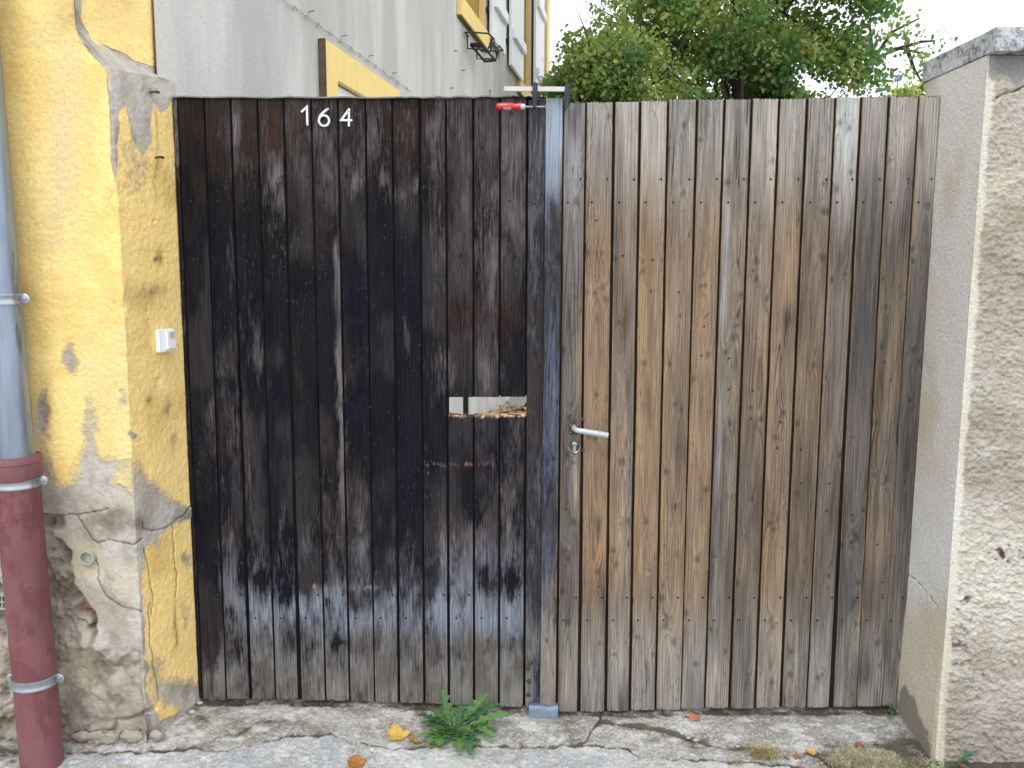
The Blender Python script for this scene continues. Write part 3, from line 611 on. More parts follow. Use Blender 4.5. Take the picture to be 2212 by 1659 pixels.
def plank(parent, xt0, xt1, xb0, xb1, yt, yb, gapw, seed, paint, mat, y0=0., thick=.02, zcut=None, tongue=True, name='plank', cut_side='tan'):
    A, B = PY(xt0, yt, y0), PY(xt1, yt, y0); C_, D_ = PY(xb0, yb, y0), PY(xb1, yb, y0)
    ztop, zbot = (A.z + B.z) / 2, (C_.z + D_.z) / 2
    wdt = B.x - A.x; nx = max(8, int(wdt / .0034)); ch = .0022
    rng = np.random.RandomState(seed)
    off = rng.uniform(-.0012, .0012); cup = rng.uniform(-.0012, .0012)
    g2 = gapw / 2
    us = np.linspace(g2 + ch, wdt - g2 - ch, nx)
    prof = [(g2, thick), (g2, ch)] + [(u, 0) for u in us] + [(wdt - g2, ch), (wdt - g2, .009)]
    tl = .003 if seed == 29 else .016
    if tongue: prof += [(wdt + g2 + tl, .009), (wdt + g2 + tl, .014), (wdt - g2, .014)]
    prof += [(wdt - g2, thick)]
    pu = np.array([p[0] for p in prof]); pd = np.array([p[1] for p in prof])
    front = pd == 0
    pd = pd + np.where(front, off + cup * ((pu - wdt / 2) / (wdt / 2)) ** 2, 0)
    segs = [(zbot, ztop)] if zcut is None else [(zbot, zcut[0]), (zcut[1], ztop)]
    V = []; Fc = []; base = 0; Us = []; Zs = []; Fr = []
    allv = []
    for si, (za, zc_) in enumerate(segs):
        nz = max(3, int((zc_ - za) / .0072)); t = np.linspace(0, 1, nz)
        jag0 = np.zeros(len(pu)); jag1 = np.zeros(len(pu))
        if zcut is not None and si == 0: jag1 = (fbm(pu * 160 + seed, pu * 0, 3, seed) - .5) * .012 + (vn(pu * 60 + seed, pu * 0, 3) - .5) * .008
        jag0 = jag0 + (vn(pu * 50, pu * 0, seed) - .5) * .004 * (si == 0)
        jag1 = jag1 + (0 if (zcut is not None and si == 0) else 1) * ((vn(pu * 40, pu * 0, seed + 2) - .5) * .003 + rng.uniform(-.002, .002))
        Zz = (za + jag0)[None, :] + ((zc_ + jag1) - (za + jag0))[None, :] * t[:, None]
        f = (Zz - zbot) / (ztop - zbot)
        Xx = C_.x + (A.x - C_.x) * f + pu[None, :] + .0015 * (fbm(Zz * 1.3, Zz * 0 + seed, 2, seed) - .5) + .0012 * (fbm(Zz * 14, Zz * 0 + seed, 2, seed) - .5) * (~front)[None, :]
        Yy = y0 + pd[None, :] + 0 * Zz
        # shallow surface relief of real weathering
        Yy = Yy + front[None, :] * (fbm(Xx * 220, Zz * 9, 3, seed) - .5) * .0009
        m = len(pu); v = np.stack([Xx, Yy, Zz], -1).reshape(-1, 3); V.append(v)
        i = (np.arange(nz - 1)[:, None] * m + np.arange(m)[None, :]); j = (np.arange(nz - 1)[:, None] * m + (np.arange(m)[None, :] + 1) % m)
        q = np.stack([i, j, j + m, i + m], -1).reshape(-1, 4) + base; Fc.append(q)
        # end caps as strips between front and back profile
        for row in (0, nz - 1):
            idx = base + row * m + np.arange(m); k = m // 2
            fi = [idx[a] for a in range(m)]
            cap = [(fi[a], fi[a + 1], fi[m - 2 - a], fi[m - 1 - a]) for a in range(0, k - 1)]
            Fc.append(np.array([(p, q_, r_, s_) if row else (s_, r_, q_, p) for p, q_, r_, s_ in cap], np.int64))
        base += len(v); Us.append(np.broadcast_to(pu / wdt, Zz.shape).reshape(-1)); Zs.append(Zz.reshape(-1)); Fr.append(np.broadcast_to(front, Zz.shape).reshape(-1))
    V = np.concatenate(V); Fc = np.concatenate(Fc); U = np.concatenate(Us); Zz = np.concatenate(Zs); FR = np.concatenate(Fr)
    x, z = V[:, 0], V[:, 2]; px, py = proj(x, 0 * x + y0, z)
    # growth rings and knots
    cx = rng.uniform(.25, .75) * wdt; u = U * wdt - cx + .006 * (fbm(z * 2.2, z * 0 + seed, 3, seed + 3) - .5) * 2
    sl = rng.choice((-1, 1)) * rng.uniform(.008, .022); pr = np.abs(sl * (z - rng.uniform(-.3, 2.4))) + .004 + .010 * (fbm(z * 1.1, z * 0, 2, seed + 9))
    ph = np.sqrt(u ** 2 + pr ** 2) * 2 * math.pi / rng.uniform(.0055, .008)
    ph = ph + 2.2 * (fbm(x * 30, z * 3, 3, seed + 5) - .5)
    knot = np.zeros(len(x)); kring = np.zeros(len(x)); du = np.zeros(len(x))
    for k in range(rng.randint(3, 9) if mat is M_DARK else rng.randint(7, 14)):
        kx, kz, kr = rng.uniform(.1, .9) * wdt, rng.uniform(.05, 2.05), rng.uniform(.0032, .0078)
        r2 = ((U * wdt - kx) / kr) ** 2 + ((z - kz) / (kr * 1.25)) ** 2
        knot = np.maximum(knot, np.exp(-r2 * .8)); kring = np.maximum(kring, np.exp(-(np.sqrt(r2) - 1.35) ** 2 * 5))
        e2 = ((U * wdt - kx) / (kr * 2.6)) ** 2 + ((z - kz) / (kr * 7)) ** 2
        ph = ph + 7 * np.exp(-e2); du = du + .012 * np.exp(-e2) * np.sign(U * wdt - kx)
    un_, ov_, cv = paint(px, py, U, x, z, seed, rng)
    un_ = mixc(un_, un_ * .34, knot * .85); un_ = mixc(un_, un_ * .62, kring * .55)
    ov_ = mixc(ov_, ov_ * .6, knot * .7); cv = cv + knot * .1 - kring * .15
    side = ~FR
    if cut_side == 'tan':
        tan = c(150, 124, 96) * (.5 + .9 * fbm(z * 5, z * 0 + seed, 3, seed))[:, None]; edge = side & (np.abs(V[:, 1] - y0) < .004)
        un_[edge] = tan[edge]; ov_[edge] = tan[edge] * .6; cv = np.where(edge, .3, cv)
        deep = side & ~edge; un_[deep] = c(50, 41, 36); ov_[deep] = c(34, 28, 27)
    else:
        un_[side] = c(60, 50, 46); ov_[side] = c(34, 31, 33); cv = np.where(side, .8, cv)
    if zcut is not None:
        dz = np.minimum(np.abs(z - zcut[0]), np.abs(z - zcut[1]))
        n = fbm(x * 120, z * 20, 3, 3)
        m_ = ss(.0095, .003, dz + (n - .5) * .012) * (z < zcut[0] + .02) + side * (dz < .004)
        m_ = np.clip(m_, 0, 1) * (.35 + .65 * ss(.4, .6, fbm(x * 70, z * 0, 3, 5))); fresh = c(226, 190, 138); un_ = mixc(un_, fresh, m_); cv = cv - m_ * .9
    gc_ = np.stack([U * wdt + du + seed * .37, z + seed * 1.3, np.full(len(x), float(seed))], -1)
    one = np.ones((len(x), 1))
    return np_mesh(name, V, Fc, mat, parent, attrs={'under': ('FLOAT_COLOR', np.concatenate([un_, one], 1)), 'over': ('FLOAT_COLOR', np.concatenate([ov_, np.clip(cv, -.4, 1.5)[:, None]], 1)), 'gc': ('FLOAT_VECTOR', gc_), 'ph': ('FLOAT', ph)})

SC_L = [  # (x, y, rx, ry, strength): worn-through places in the dark stain
    (510, 270, 12, 50, .5), (503, 330, 12, 55, .4), (585, 330, 8, 14, .5), (598, 385, 12, 30, .6), (655, 375, 12, 38, .5), (690, 270, 22, 40, .45), (735, 240, 18, 40, .35), (693, 360, 16, 60, .35), (720, 380, 18, 50, .35), (790, 330, 16, 50, .3), (830, 400, 12, 20, .5), (868, 420, 16, 30, .35),
    (770, 395, 14, 30, .35), (610, 440, 10, 20, .35), (895, 395, 8, 12, .7), (1000, 300, 14, 80, .3), (1050, 280, 24, 50, .3), (1110, 300, 24, 80, .3), (1120, 470, 16, 40, .5), (1090, 440, 18, 25, .45), (1065, 560, 12, 60, .35), (1000, 430, 14, 20, .4), (940, 280, 14, 60, .3),
    (965, 800, 20, 40, .35), (1045, 800, 14, 60, .5), (1060, 640, 8, 30, .35), (1110, 920, 20, 50, .35), (935, 560, 10, 160, .25), (872, 700, 7, 20, .5), (877, 745, 4, 25, .6), (1010, 900, 30, 60, .2), (1060, 1100, 30, 120, .2), (1100, 1100, 10, 80, .3), (700, 1090, 12, 40, .3),
    (450, 640, 10, 50, .25), (455, 900, 20, 100, .28), (530, 800, 16, 200, .28), (500, 560, 14, 60, .2), (480, 950, 25, 200, .25), (560, 760, 10, 60, .3), (610, 1120, 10, 40, .4), (640, 1000, 12, 40, .2), (780, 1100, 16, 60, .45), (740, 1120, 10, 50, .6), (785, 1180, 12, 40, .5),
    (670, 1160, 20, 50, .3), (560, 1150, 20, 60, .35), (905, 1150, 16, 60, .2), (960, 1180, 14, 60, .2), (450, 1200, 18, 60, .3), (500, 1200, 16, 80, .35)]
DK_L = [  # stain still there, low down
    (452, 1250, 12, 140, .5), (462, 1380, 14, 110, .55), (500, 1330, 14, 22, .35), (520, 1210, 12, 60, .4), (562, 1260, 18, 25, .5), (616, 1300, 12, 22, .55), (690, 1220, 18, 40, .4), (625, 1360, 24, 30, .3), (676, 1405, 14, 24, .4), (515, 1400, 14, 30, .35), (710, 1310, 7, 12, .5), (760, 1305, 12, 16, .5), (672, 1250, 20, 20, .4),
    (1000, 1285, 30, 26, .35), (1050, 1270, 26, 40, .4), (1100, 1260, 28, 40, .5), (1105, 1300, 12, 24, .5), (1000, 1080, 30, 60, .15), (985, 1410, 18, 18, .45), (905, 1400, 14, 18, .35), (1048, 1400, 26, 10, .3), (1105, 1395, 26, 18, .35), (820, 1240, 12, 30, .35), (930, 1270, 14, 22, .5), (870, 1280, 12, 30, .3), (740, 1390, 18, 10, .35), (790, 1400, 12, 16, .3)]
def paint_left(px, py, U, x, z, seed, rng):
    tone = rng.uniform(-.5, .5); n = fbm(x * 14, z * 5, 4, seed + 100); n2 = fbm(x * 5, z * 3, 4, 200)
    blk = c(38, 37, 41); brn = c(62, 53, 51); blu = c(33, 35, 46); lil = c(78, 73, 76)
    ov = mixc(mixc(blk, brn, ss(.4, .7, n + .12 * tone + .25 * ss(520, 230, py))), blu, ss(.42, .66, n2 + .25 * ss(420, 620, py) - .1) * .75)
    ov = mixc(ov, lil, np.clip(.75 * ss(.5, .72, fbm(x * 9, z * 4, 4, 230 + seed) + .10 * ss(1150, 1240, py) + .06 * blob(px, py, 500, 950, 80, 500) + .07 * ss(930, 1000, px)), 0, 1))
    red = blob(px, py, 585, 290, 26, 60, 4) + .7 * blob(px, py, 640, 270, 24, 50, 4) + .7 * blob(px, py, 875, 270, 26, 40, 4) + .5 * blob(px, py, 735, 225, 30, 20) + .35 * blob(px, py, 450, 260, 200, 60)
    ov = mixc(ov, c(86, 62, 52), np.clip(red, 0, 1) * .8)
    mar = (blob(px, py, 1040, 680, 75, 42, 4)) * ss(.35, .5, fbm(x * 30, z * 3, 2, 7) + .3 * ss(740, 680, py))
    ov = mixc(ov, c(68, 42, 40), mar * .8)
    un = mixc(c(116, 108, 108), c(92, 85, 86), ss(.4, .6, n))
    lowt = ss(1120, 1290, py)
    un = mixc(un, c(134, 140, 154), lowt * ss(1420, 1340, py) * (.45 + .4 * ss(560, 900, px))); wsh = fbm(x * 7, z * 4, 3, 71)
    un = mixc(un, c(126, 123, 120), ss(1350, 1430, py + 120 * (wsh - .5)) * .95); un = mixc(un, c(98, 90, 85), ss(1340, 1400, py) * ss(.46, .62, fbm(x * 18, z * 9, 4, 73)) * .75)
    un = mixc(un, c(142, 136, 124), ss(1460, 1505, py) * .4)
    un = mixc(un, c(150, 160, 178), blob(px, py, 700, 1310, 260, 45, 2) * ss(.4, .7, fbm(x * 12, z * 6, 3, 74)) * .6)
    cv = .99 + .5 * (fbm(x * 22, z * 5, 4, seed + 31) - .5) + .35 * (n2 - .5) - .16 * ss(520, 250, py) - .16 * ss(930, 975, px) - .10 * blob(px, py, 470, 900, 70, 500, 4)
    wb = (fbm(x * 40, z * 16, 3, 44) - .5)
    for (a, b, rx, ry, s_) in SC_L: cv = cv - s_ * .85 * blob(px + wb * 20, py + wb * 50, a, b, rx * 1.15, ry * 1.3)
    strk = np.exp(-((px + wb * 12 - (722 + (py - 330) * .026)) / 8.) ** 2) * ss(470, 560, py) * ss(1110, 1060, py)
    cv = cv - .72 * strk * (.6 + .6 * ss(.35, .65, fbm(z * 6, z * 0, 3, 9)))
    pk = rng.uniform(-45, 45); jit = (fbm(x * 10, z * 2, 4, 61) - .5) * 150 + pk
    cv = cv - .30 * ss(1090, 1230, py + jit) * (.6 + .4 * ss(650, 900, px)) - .42 * ss(1235, 1330, py + jit * .6 - 60 * ss(540, 400, px)) - .14 * ss(1400, 1480, py)
    for (a, b, rx, ry, s_) in DK_L: cv = cv + s_ * .95 * blob(px + wb * 26, py + wb * 60, a + rng.uniform(-4, 4), b + rng.uniform(-14, 14), rx, ry)
    cv = cv + .25 * ss(1480, 1380, py) * ss(520, 440, px)
    # scraped lines
    for (a, b, rx, ry, col_, k) in ((1010, 1003, 50, 4, c(165, 104, 74), .8), (930, 1003, 20, 4, c(150, 96, 72), .6), (678, 1268, 9, 6, c(170, 118, 80), .8), (738, 1268, 8, 9, c(140, 86, 58), .8), (795, 1268, 30, 4, c(140, 118, 96), .6), (1040, 925, 3, 60, c(170, 110, 80), .0)):
        m = blob(px + wb * 14, py + wb * 12, a, b, rx, ry) * k * ss(.3, .55, fbm(x * 90, z * 20, 3, 8)); un = mixc(un, col_, np.clip(m, 0, 1)); cv = cv - m * .8
    cv = cv + .8 * (fbm(x * 30, z * 9, 5, 333, .6) - .5) * ss(1100, 1300, py)
    return un * .86, ov * .52, cv
TINT = [(0, 0), (.9, .1), (.25, -.1), (.75, .05), (.6, 0), (.7, .12), (.35, -.35), (.5, 0), (.7, .05), (.25, 0), (.45, .08), (.12, -.1), (.3, .08), (.1, .05)]
def paint_right(px, py, U, x, z, seed, rng):
    i = (seed - 300) % 14; warm, dark = TINT[i]
    n = fbm(x * 16, z * 1.6, 4, seed); n2 = fbm(x * 6, z * 2.2, 4, 400 + seed); nb = fbm(x * 2.2, z * 2.2, 3, 77)
    W_ = np.clip(warm * 1.05 * ss(250, 560, py) * ss(1480, 1200, py) * ss(2050, 1500, px) + .35 * (n - .5) * 2 + .1, 0, 1)
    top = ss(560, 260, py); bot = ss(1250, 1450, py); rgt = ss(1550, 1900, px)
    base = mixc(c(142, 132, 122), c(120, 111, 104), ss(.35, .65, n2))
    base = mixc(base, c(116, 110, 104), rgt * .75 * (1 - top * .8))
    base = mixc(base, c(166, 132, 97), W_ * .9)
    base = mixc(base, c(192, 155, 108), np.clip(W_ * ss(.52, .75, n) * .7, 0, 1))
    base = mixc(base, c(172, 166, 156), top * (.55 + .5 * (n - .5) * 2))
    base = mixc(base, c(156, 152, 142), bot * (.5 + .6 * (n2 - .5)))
    if i == 6:
        base = mixc(base, c(178, 178, 178), ss(.26, .06, np.abs(U - .18)) * ss(.35, .6, fbm(x * 60, z * 2, 3, 5)) * ss(.3, .6, fbm(z * 2.3, z * 0, 3, 6) + .15) * .7)
    if i == 10: base = mixc(base, c(196, 200, 200), top * .5)
    if i == 0:
        base = mixc(c(122, 112, 104), c(160, 138, 112), ss(.4, .7, n)); base = mixc(base, c(150, 150, 152), ss(700, 300, py) * .6)
        base = mixc(base, c(186, 168, 138), blob(px, py, 1240, 1040, 9, 60) * .65); base = mixc(base, c(205, 160, 105), ss(.12, .03, U) * ss(900, 950, py) * ss(1400, 1300, py))
        base = mixc(base, c(138, 132, 122), bot * .7)
    ov = mixc(base * .5, c(84, 80, 84), .5)
    cv = .16 + dark * -.35 + .38 * (n2 - .5) * 2 + .3 * (fbm(x * 25, z * 1.3, 3, seed + 7) - .5) * 2 + .12 * rgt * (1 - top)
    wb = (fbm(x * 30, z * 10, 3, 41) - .5)
    for (a, b, rx, ry, s_) in ((1400, 860, 14, 60, .3), (1290, 1130, 12, 30, .6), (1272, 1040, 6, 30, .3), (1350, 640, 12, 60, .2), (1600, 700, 8, 30, .5), (1700, 690, 10, 40, .5), (1590, 800, 10, 30, .4), (1540, 1200, 12, 200, .15), (1240, 260, 14, 60, .5), (1500, 240, 10, 40, .35), (1600, 270, 16, 50, .2), (1885, 350, 12, 80, .2), (1995, 300, 12, 70, .5), (1470, 980, 12, 150, .25),
                               (1310, 1310, 14, 60, .5), (1700, 1400, 12, 50, .3), (1860, 1440, 16, 50, .4), (1920, 1420, 12, 70, .45), (1750, 1020, 12, 120, .2), (1900, 1000, 40, 300, .12)):
        cv = cv + s_ * blob(px + wb * 20, py + wb * 60, a, b, rx, ry)
    lum = base.mean(-1, keepdims=True); base = lum + (base - lum) * (.74 + .06 * W_)[..., None]
    base = mixc(base, base * .62, ss(.5, .78, fbm(x * 34, z * 2.6, 4, seed + 60)) * .8); base = mixc(base, base * 1.22, ss(.52, .74, fbm(x * 44, z * 2.1, 4, seed + 70)) * .8)
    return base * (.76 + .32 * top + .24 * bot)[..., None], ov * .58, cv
def paint_batten(px, py, U, x, z, seed, rng):
    n = fbm(x * 30, z * 3, 4, seed); t = ss(520, 250, py)
    un = mixc(c(96, 100, 114), c(150, 162, 174), t); un = mixc(un, c(134, 128, 120), ss(1150, 1350, py)); un = mixc(un, c(150, 140, 130), t * ss(.5, .7, n) * .6)
    un = mixc(un, c(184, 140, 96), ss(.10, .0, 1 - U) * ss(380, 420, py) * .5)
    ov = mixc(c(46, 48, 60), c(64, 60, 62), ss(.4, .6, n))
    cv = .66 + .5 * (n - .5) * 2 - .95 * ss(560, 240, py) - .08 * ss(650, 900, py) - .1 * ss(1050, 1200, py) - .2 * ss(1300, 1400, py) + .3 * blob(px, py, 1190, 1100, 16, 100) + .4 * blob(px, py, 1195, 450, 8, 30)
    return un, ov, cv
def paint_strip(px, py, U, x, z, seed, rng):
    n = fbm(x * 30, z * 6, 4, seed)
    un = mixc(c(116, 112, 114), c(104, 108, 118), ss(.4, .6, n)); un = mixc(un, c(130, 130, 128), ss(1300, 1420, py))
    ov = mixc(c(42, 42, 50), c(60, 54, 54), ss(.4, .6, n)); ov = mixc(ov, c(52, 58, 72), ss(.5, .62, U) * .6 * ss(1100, 1250, py))
    cv = .78 + .35 * (n - .5) * 2 - .28 * ss(560, 300, py) - .45 * ss(1270, 1400, py) + .55 * blob(px, py, 1165, 1450, 14, 60)
    return un, ov, cv

lg = empty('gate_leaf', (-1.1, 0, 0), 'dark stained left gate leaf with a slot cut through its planks', 'gate')
rg = empty('gate_leaf', (1.39, 0, 0), 'bare weathered right gate leaf with a white lever handle', 'gate')
zc = (PY(1050, 896.5, 0).z, PY(1050, 857.5, 0).z)
for i in range(13):
    cutp = None
    if i >= 10: cutp = (zc[0] + .003 * (i == 12) - .002 * (i == 11), zc[1] + .001 * (i - 11))
    plank(lg, LT[i], LT[i + 1], LB[i], LB[i + 1], 210.5 if i < 9 else 211.5, (LYB[i] + LYB[i + 1]) / 2, .0055, 20 + i, paint_left, M_DARK, zcut=cutp, cut_side='')
plank(lg, 1140.2, 1181, 1132.8, 1169, 215, 1528.5, .004, 51, paint_strip, M_DARK, tongue=False, name='edge_strip', cut_side='')
plank(lg, 1178.5, 1217, 1166, 1203.6, 211, 1526, .001, 52, paint_batten, M_DARK, y0=-.022, thick=.021, tongue=False, name='cover_batten', cut_side='')
plank(lg, 371.5, 383, 428, 437.5, 210.5, 1508, .003, 55, lambda *a: (c(120, 120, 124) + 0 * a[0][:, None], c(36, 35, 38) + 0 * a[0][:, None], .55 + .35 * ss(330, 420, a[1]) + .3 * (fbm(a[3] * 50, a[4] * 9, 3, 3) - .5)), M_DARK, y0=.004, thick=.03, tongue=False, name='hanging_stile', cut_side='')
TINT_gap = [.004, .0085, .010, .0075, .0085, .0105, .008, .0085, .009, .0085, .0075, .011, .006, .006]
for i in range(14):
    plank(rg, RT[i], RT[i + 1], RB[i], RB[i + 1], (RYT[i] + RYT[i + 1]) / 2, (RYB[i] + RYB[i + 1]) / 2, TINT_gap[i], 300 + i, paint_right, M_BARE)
pa, pb = PY(1196, 213, .03), PY(1200, 1535, .03)
MB().box((pb.x - .012, .0225, -.035), (pb.x + .055, .03, 2.085)).build('rebate_strip', M_DARKWOOD, rg)
# rails and braces behind
for par, x0, x1 in ((lg, -1.10, .15), (rg, .175, 1.385)):
    for zz in (1.84, .31): MB().box((x0, .0215, zz - .055), (x1, .06, zz + .055)).build('rail', M_DARKWOOD, par, False, .003)
    L = math.hypot(x1 - x0, 1.4); an = math.atan2(-1.4, x1 - x0) if par is rg else math.atan2(1.4, x1 - x0)
    M = Matrix.Translation(((x0 + x1) / 2, 0, 1.075)) @ Matrix.Rotation(-an, 4, 'Y')
    MB().box((-L / 2 + .08, .0225, -.05), (L / 2 - .08, .058, .05), M).build('brace', M_DARKWOOD, par, False, .003)
def along(ys, i, T, B, yt, yb, fr):
    f = (ys - yt) / (yb - yt); a = T[i] + (B[i] - T[i]) * f; b = T[i + 1] + (B[i + 1] - T[i + 1]) * f; return a + (b - a) * fr
def screws(T, B, rows, extra, par):
    mb = MB()
    pts = [(along(y, i, T, B, 211, 1520, fr), y) for y, fr in rows for i in range(len(T) - 1)] + extra
    for (a, b) in pts:
        p = PY(a, b, -.0012); M = Matrix.Translation(p) @ Matrix.Rotation(math.pi / 2, 4, 'X')
        mb.lathe([(.0036, -.004), (.0036, .0008), (.0022, .001), (.0008, -.0005)], M, 8)
    tag(mb.build('screw_heads', M_BLACK, par), kind='stuff')
screws(LT, LB, ((381, .85), (434, .35), (1285, .8), (1335, .3)), [(877, 686), (893, 800), (905, 745), (842, 760), (840, 890), (800, 880), (795, 800), (1155, 440), (1160, 560), (1183, 295)], lg)
screws(RT, RB, ((387, .8), (437, .25), (1291, .8), (1340, .25)), [(1288, 476), (1346, 552), (1410, 561), (1406, 629), (1466, 631), (1521, 705), (1515, 768), (1575, 774), (1574, 841), (1626, 844), (1623, 904), (1687, 912), (1678, 968), (1731, 971), (1731, 1044), (1792, 1044), (1786, 1103), (1842, 1113), (1838, 1172), (1895, 1176), (1906, 1258), (1906, 1285), (1222, 1100)], rg)
# flashing strips on top of the left leaf, nails
def flash(a0, a1, y0, y1, mat, dz):
    A, B = PY(a0, y0, -.008), PY(a1, y1, -.008); n = 40; vs = []
    for k in range(n + 1):
        t = k / n; x = A.x + (B.x - A.x) * t; z = A.z + (B.z - A.z) * t + .002 * math.sin(k * .7) * random.uniform(.3, 1) + dz
        vs += [(x, -.008, z - .004), (x, -.0095, z), (x, .03, z + .0012), (x, .03, z - .0028)]
    fs = [(k * 4 + j, (k + 1) * 4 + j, (k + 1) * 4 + (j + 1) % 4, k * 4 + (j + 1) % 4) for k in range(n) for j in range(4)] + [(0, 1, 2, 3), tuple(n * 4 + i for i in (3, 2, 1, 0))]
    MB().add(vs, fs).build('top_flashing', mat, lg)
flash(371, 880, 207.5, 209.3, M_FLASH, 0); flash(878, 1110, 209, 206.5, M_FLASH, .0005); flash(1106, 1178, 208, 209.5, M_BLACK, .001)
for a in (1059, 1125, 1173):
    p = PY(a, 208, .01); MB().lathe([(.0012, -.01), (.0012, .016), (.0035, .0165), (.0035, .0185)], Matrix.Translation(p), 8).build('nail', M_BLACK, lg)
# bolts
for a, b in ((1141, 1441.5), (1142, 1471), (1141.5, 1500)):
    p = PY(a, b, -.001); MB().lathe([(.0085, -.002), (.0088, .001), (.007, .0045), (.003, .0062), (.0004, .0065)], Matrix.Translation(p) @ Matrix.Rotation(math.pi / 2, 4, 'X'), 16).build('coach_bolt', M_RUST, lg, True)
for a, b in ((1258.5, 906), (1259, 973)):
    p = PY(a, b, -.001); MB().lathe([(.0062, -.006), (.0064, .001), (.005, .0035), (.0004, .0045)], Matrix.Translation(p) @ Matrix.Rotation(math.pi / 2, 4, 'X'), 14).build('coach_bolt', M_RUST, rg, True)
# handle and lock
hd = empty('handle', (0, 0, 0)); hd.parent = rg; hd.matrix_parent_inverse = Matrix.Translation(-Vector(rg.location)); 
A = PY(1228.5, 937.5, 0); B = PY(1251.5, 914.5, 0)
MB().box((A.x, -.0035, A.z), (B.x, -.0002, B.z)).build('rose', M_RUST, hd, False, .0008)
p0, p1, p2 = PY(1240, 923, -.003), PY(1246, 927, -.045), PY(1314, 940, -.05)
s0 = Vector((p0.x, .002, p0.z)); q = [s0, Vector((p0.x, -.022, p0.z))]
for k in range(1, 7):
    t = k / 7; a = Vector((p0.x, -.03, p0.z)); b = Vector((p0.x + .006, -.052, p0.z - .003)); d = Vector((p1.x + .012, -.053, p1.z - .004)); q.append((1 - t) ** 2 * a + 2 * t * (1 - t) * b + t * t * d)
q += [PY(1262, 932, -.053), PY(1290, 936.5, -.053), PY(1312, 940.5, -.053), PY(1313.5, 940.7, -.053)]
MB().tube(q, [.0092] * 8 + [.0100, .0103, .0104, .0098], 20).build('lever', plain('worn_white_handle', c(196, 198, 202), .4, .2, .1, 60), hd, True)
for a, b in ((1232, 918), (1248, 917.5), (1232, 934)):
    MB().lathe([(.002, 0), (.0018, .001), (.0003, .0014)], Matrix.Translation(PY(a, b, -.0034)) @ Matrix.Rotation(math.pi / 2, 4, 'X'), 8).build('rose_screw', M_STEEL, hd)
lk = empty('lock', (0, 0, 0)); lk.parent = rg; lk.matrix_parent_inverse = Matrix.Translation(-Vector(rg.location))
p = PY(1240.8, 964, 0); M = Matrix.Translation((p.x, 0, p.z)) @ Matrix.Rotation(math.pi / 2, 4, 'X')
MB().lathe([(.0195, .0002), (.0195, .003), (.001, .0031)], M, 36).build('escutcheon', M_BRASS, lk, True)
MB().lathe([(.0196, .0002), (.0222, .0002), (.0224, .003), (.0212, .005), (.0197, .004), (.0196, .0002)], M, 36, False).build('escutcheon_rim', M_STEEL, lk, True)
MB().lathe([(.0083, .0032), (.0083, .0072), (.0078, .0076), (.0004, .0077)], M @ Matrix.Translation((0, .0082, 0)), 24).build('cylinder_plug', M_STEEL, lk, True)
poly = [(-.005, .002), (.005, .002), (.005, -.0125)] + [(.005 * math.cos(t), -.0125 - .005 * math.sin(t)) for t in (math.pi * k / 8 for k in range(1, 8))] + [(-.005, -.0125)]
MB().prism(poly, M, .0032, .0068).build('cylinder_body', M_STEEL, lk)
MB().box((-.0008, .0055, .0078), (.0008, .0125, .0082), M).build('keyhole', M_BLACK, lk)

# ------------------------------------------------------------------ house number 1 6 4
hn = empty('house_number', PY(707, 255, -.002), 'white house number 164 screwed to the top of the dark leaf', 'house number')
def stroke(pts, w, z0, z1, closed=False, mb=None):
    pts = [np.array(p, float) for p in pts]
    if not closed:
        d0 = pts[0] - pts[1]; d0 /= np.linalg.norm(d0); d1 = pts[-1] - pts[-2]; d1 /= np.linalg.norm(d1)
        P = []; Wd = []
        for a in (1, .92, .7, .38): P.append(pts[0] + d0 * w * a); Wd.append(w * math.sqrt(max(0, 1 - a * a)) + 1e-5)
        P += pts; Wd += [w] * len(pts)
        for a in (.38, .7, .92, 1): P.append(pts[-1] + d1 * w * a); Wd.append(w * math.sqrt(max(0, 1 - a * a)) + 1e-5)
    else: P = pts; Wd = [w] * len(pts)
    n = len(P); vs = []
    for i in range(n):
        a = P[(i - 1) % n] if (closed or i > 0) else P[i]; b = P[(i + 1) % n] if (closed or i < n - 1) else P[i]
        e1 = P[i] - a; e2 = b - P[i]; l1, l2 = np.linalg.norm(e1), np.linalg.norm(e2)
        e1 = e1 / l1 if l1 > 1e-9 else e2 / l2; e2 = e2 / l2 if l2 > 1e-9 else e1
        t = e1 + e2; t /= np.linalg.norm(t); nn = np.array((-t[1], t[0])); k = 1 / max(.45, np.dot(nn, np.array((-e1[1], e1[0]))))
        for s in (1, -1): q = P[i] + nn * s * Wd[i] * k; vs += [(q[0], z0, q[1]), (q[0], z1, q[1])]
    fs = []; m = n if closed else n - 1
    for i in range(m):
        a, b = 4 * i, 4 * ((i + 1) % n)
        fs += [(a, b, b + 1, a + 1), (a + 2, a + 3, b + 3, b + 2), (a + 1, b + 1, b + 3, a + 3), (a, a + 2, b + 2, b)]
    if not closed: fs += [(0, 1, 3, 2), (4 * n - 4, 4 * n - 2, 4 * n - 1, 4 * n - 3)]
    mb = mb or MB(); mb.add(vs, fs); return mb
def dg(x, y): p = PY((900 + x / 7.373) / 1.4756, (300 + y / 7.373) / 1.4756, -.008); return (p.x, p.z)
w_ = .0034
def stem(mb, x, y):
    p = dg(x, y); mb.lathe([(.0015, -.001), (.0015, -.0075)], Matrix.Translation((p[0], 0, p[1])) @ Matrix.Rotation(-math.pi / 2, 4, 'X') @ Matrix.Scale(-1, 4, (0, 0, 1)), 6)
o = stroke([dg(460, 410), dg(578, 300), dg(582, 420), dg(590, 715)], w_, -.006, -.010); o = o.build('digit', M_DIGIT, hn); tag(o, 'digit 1')
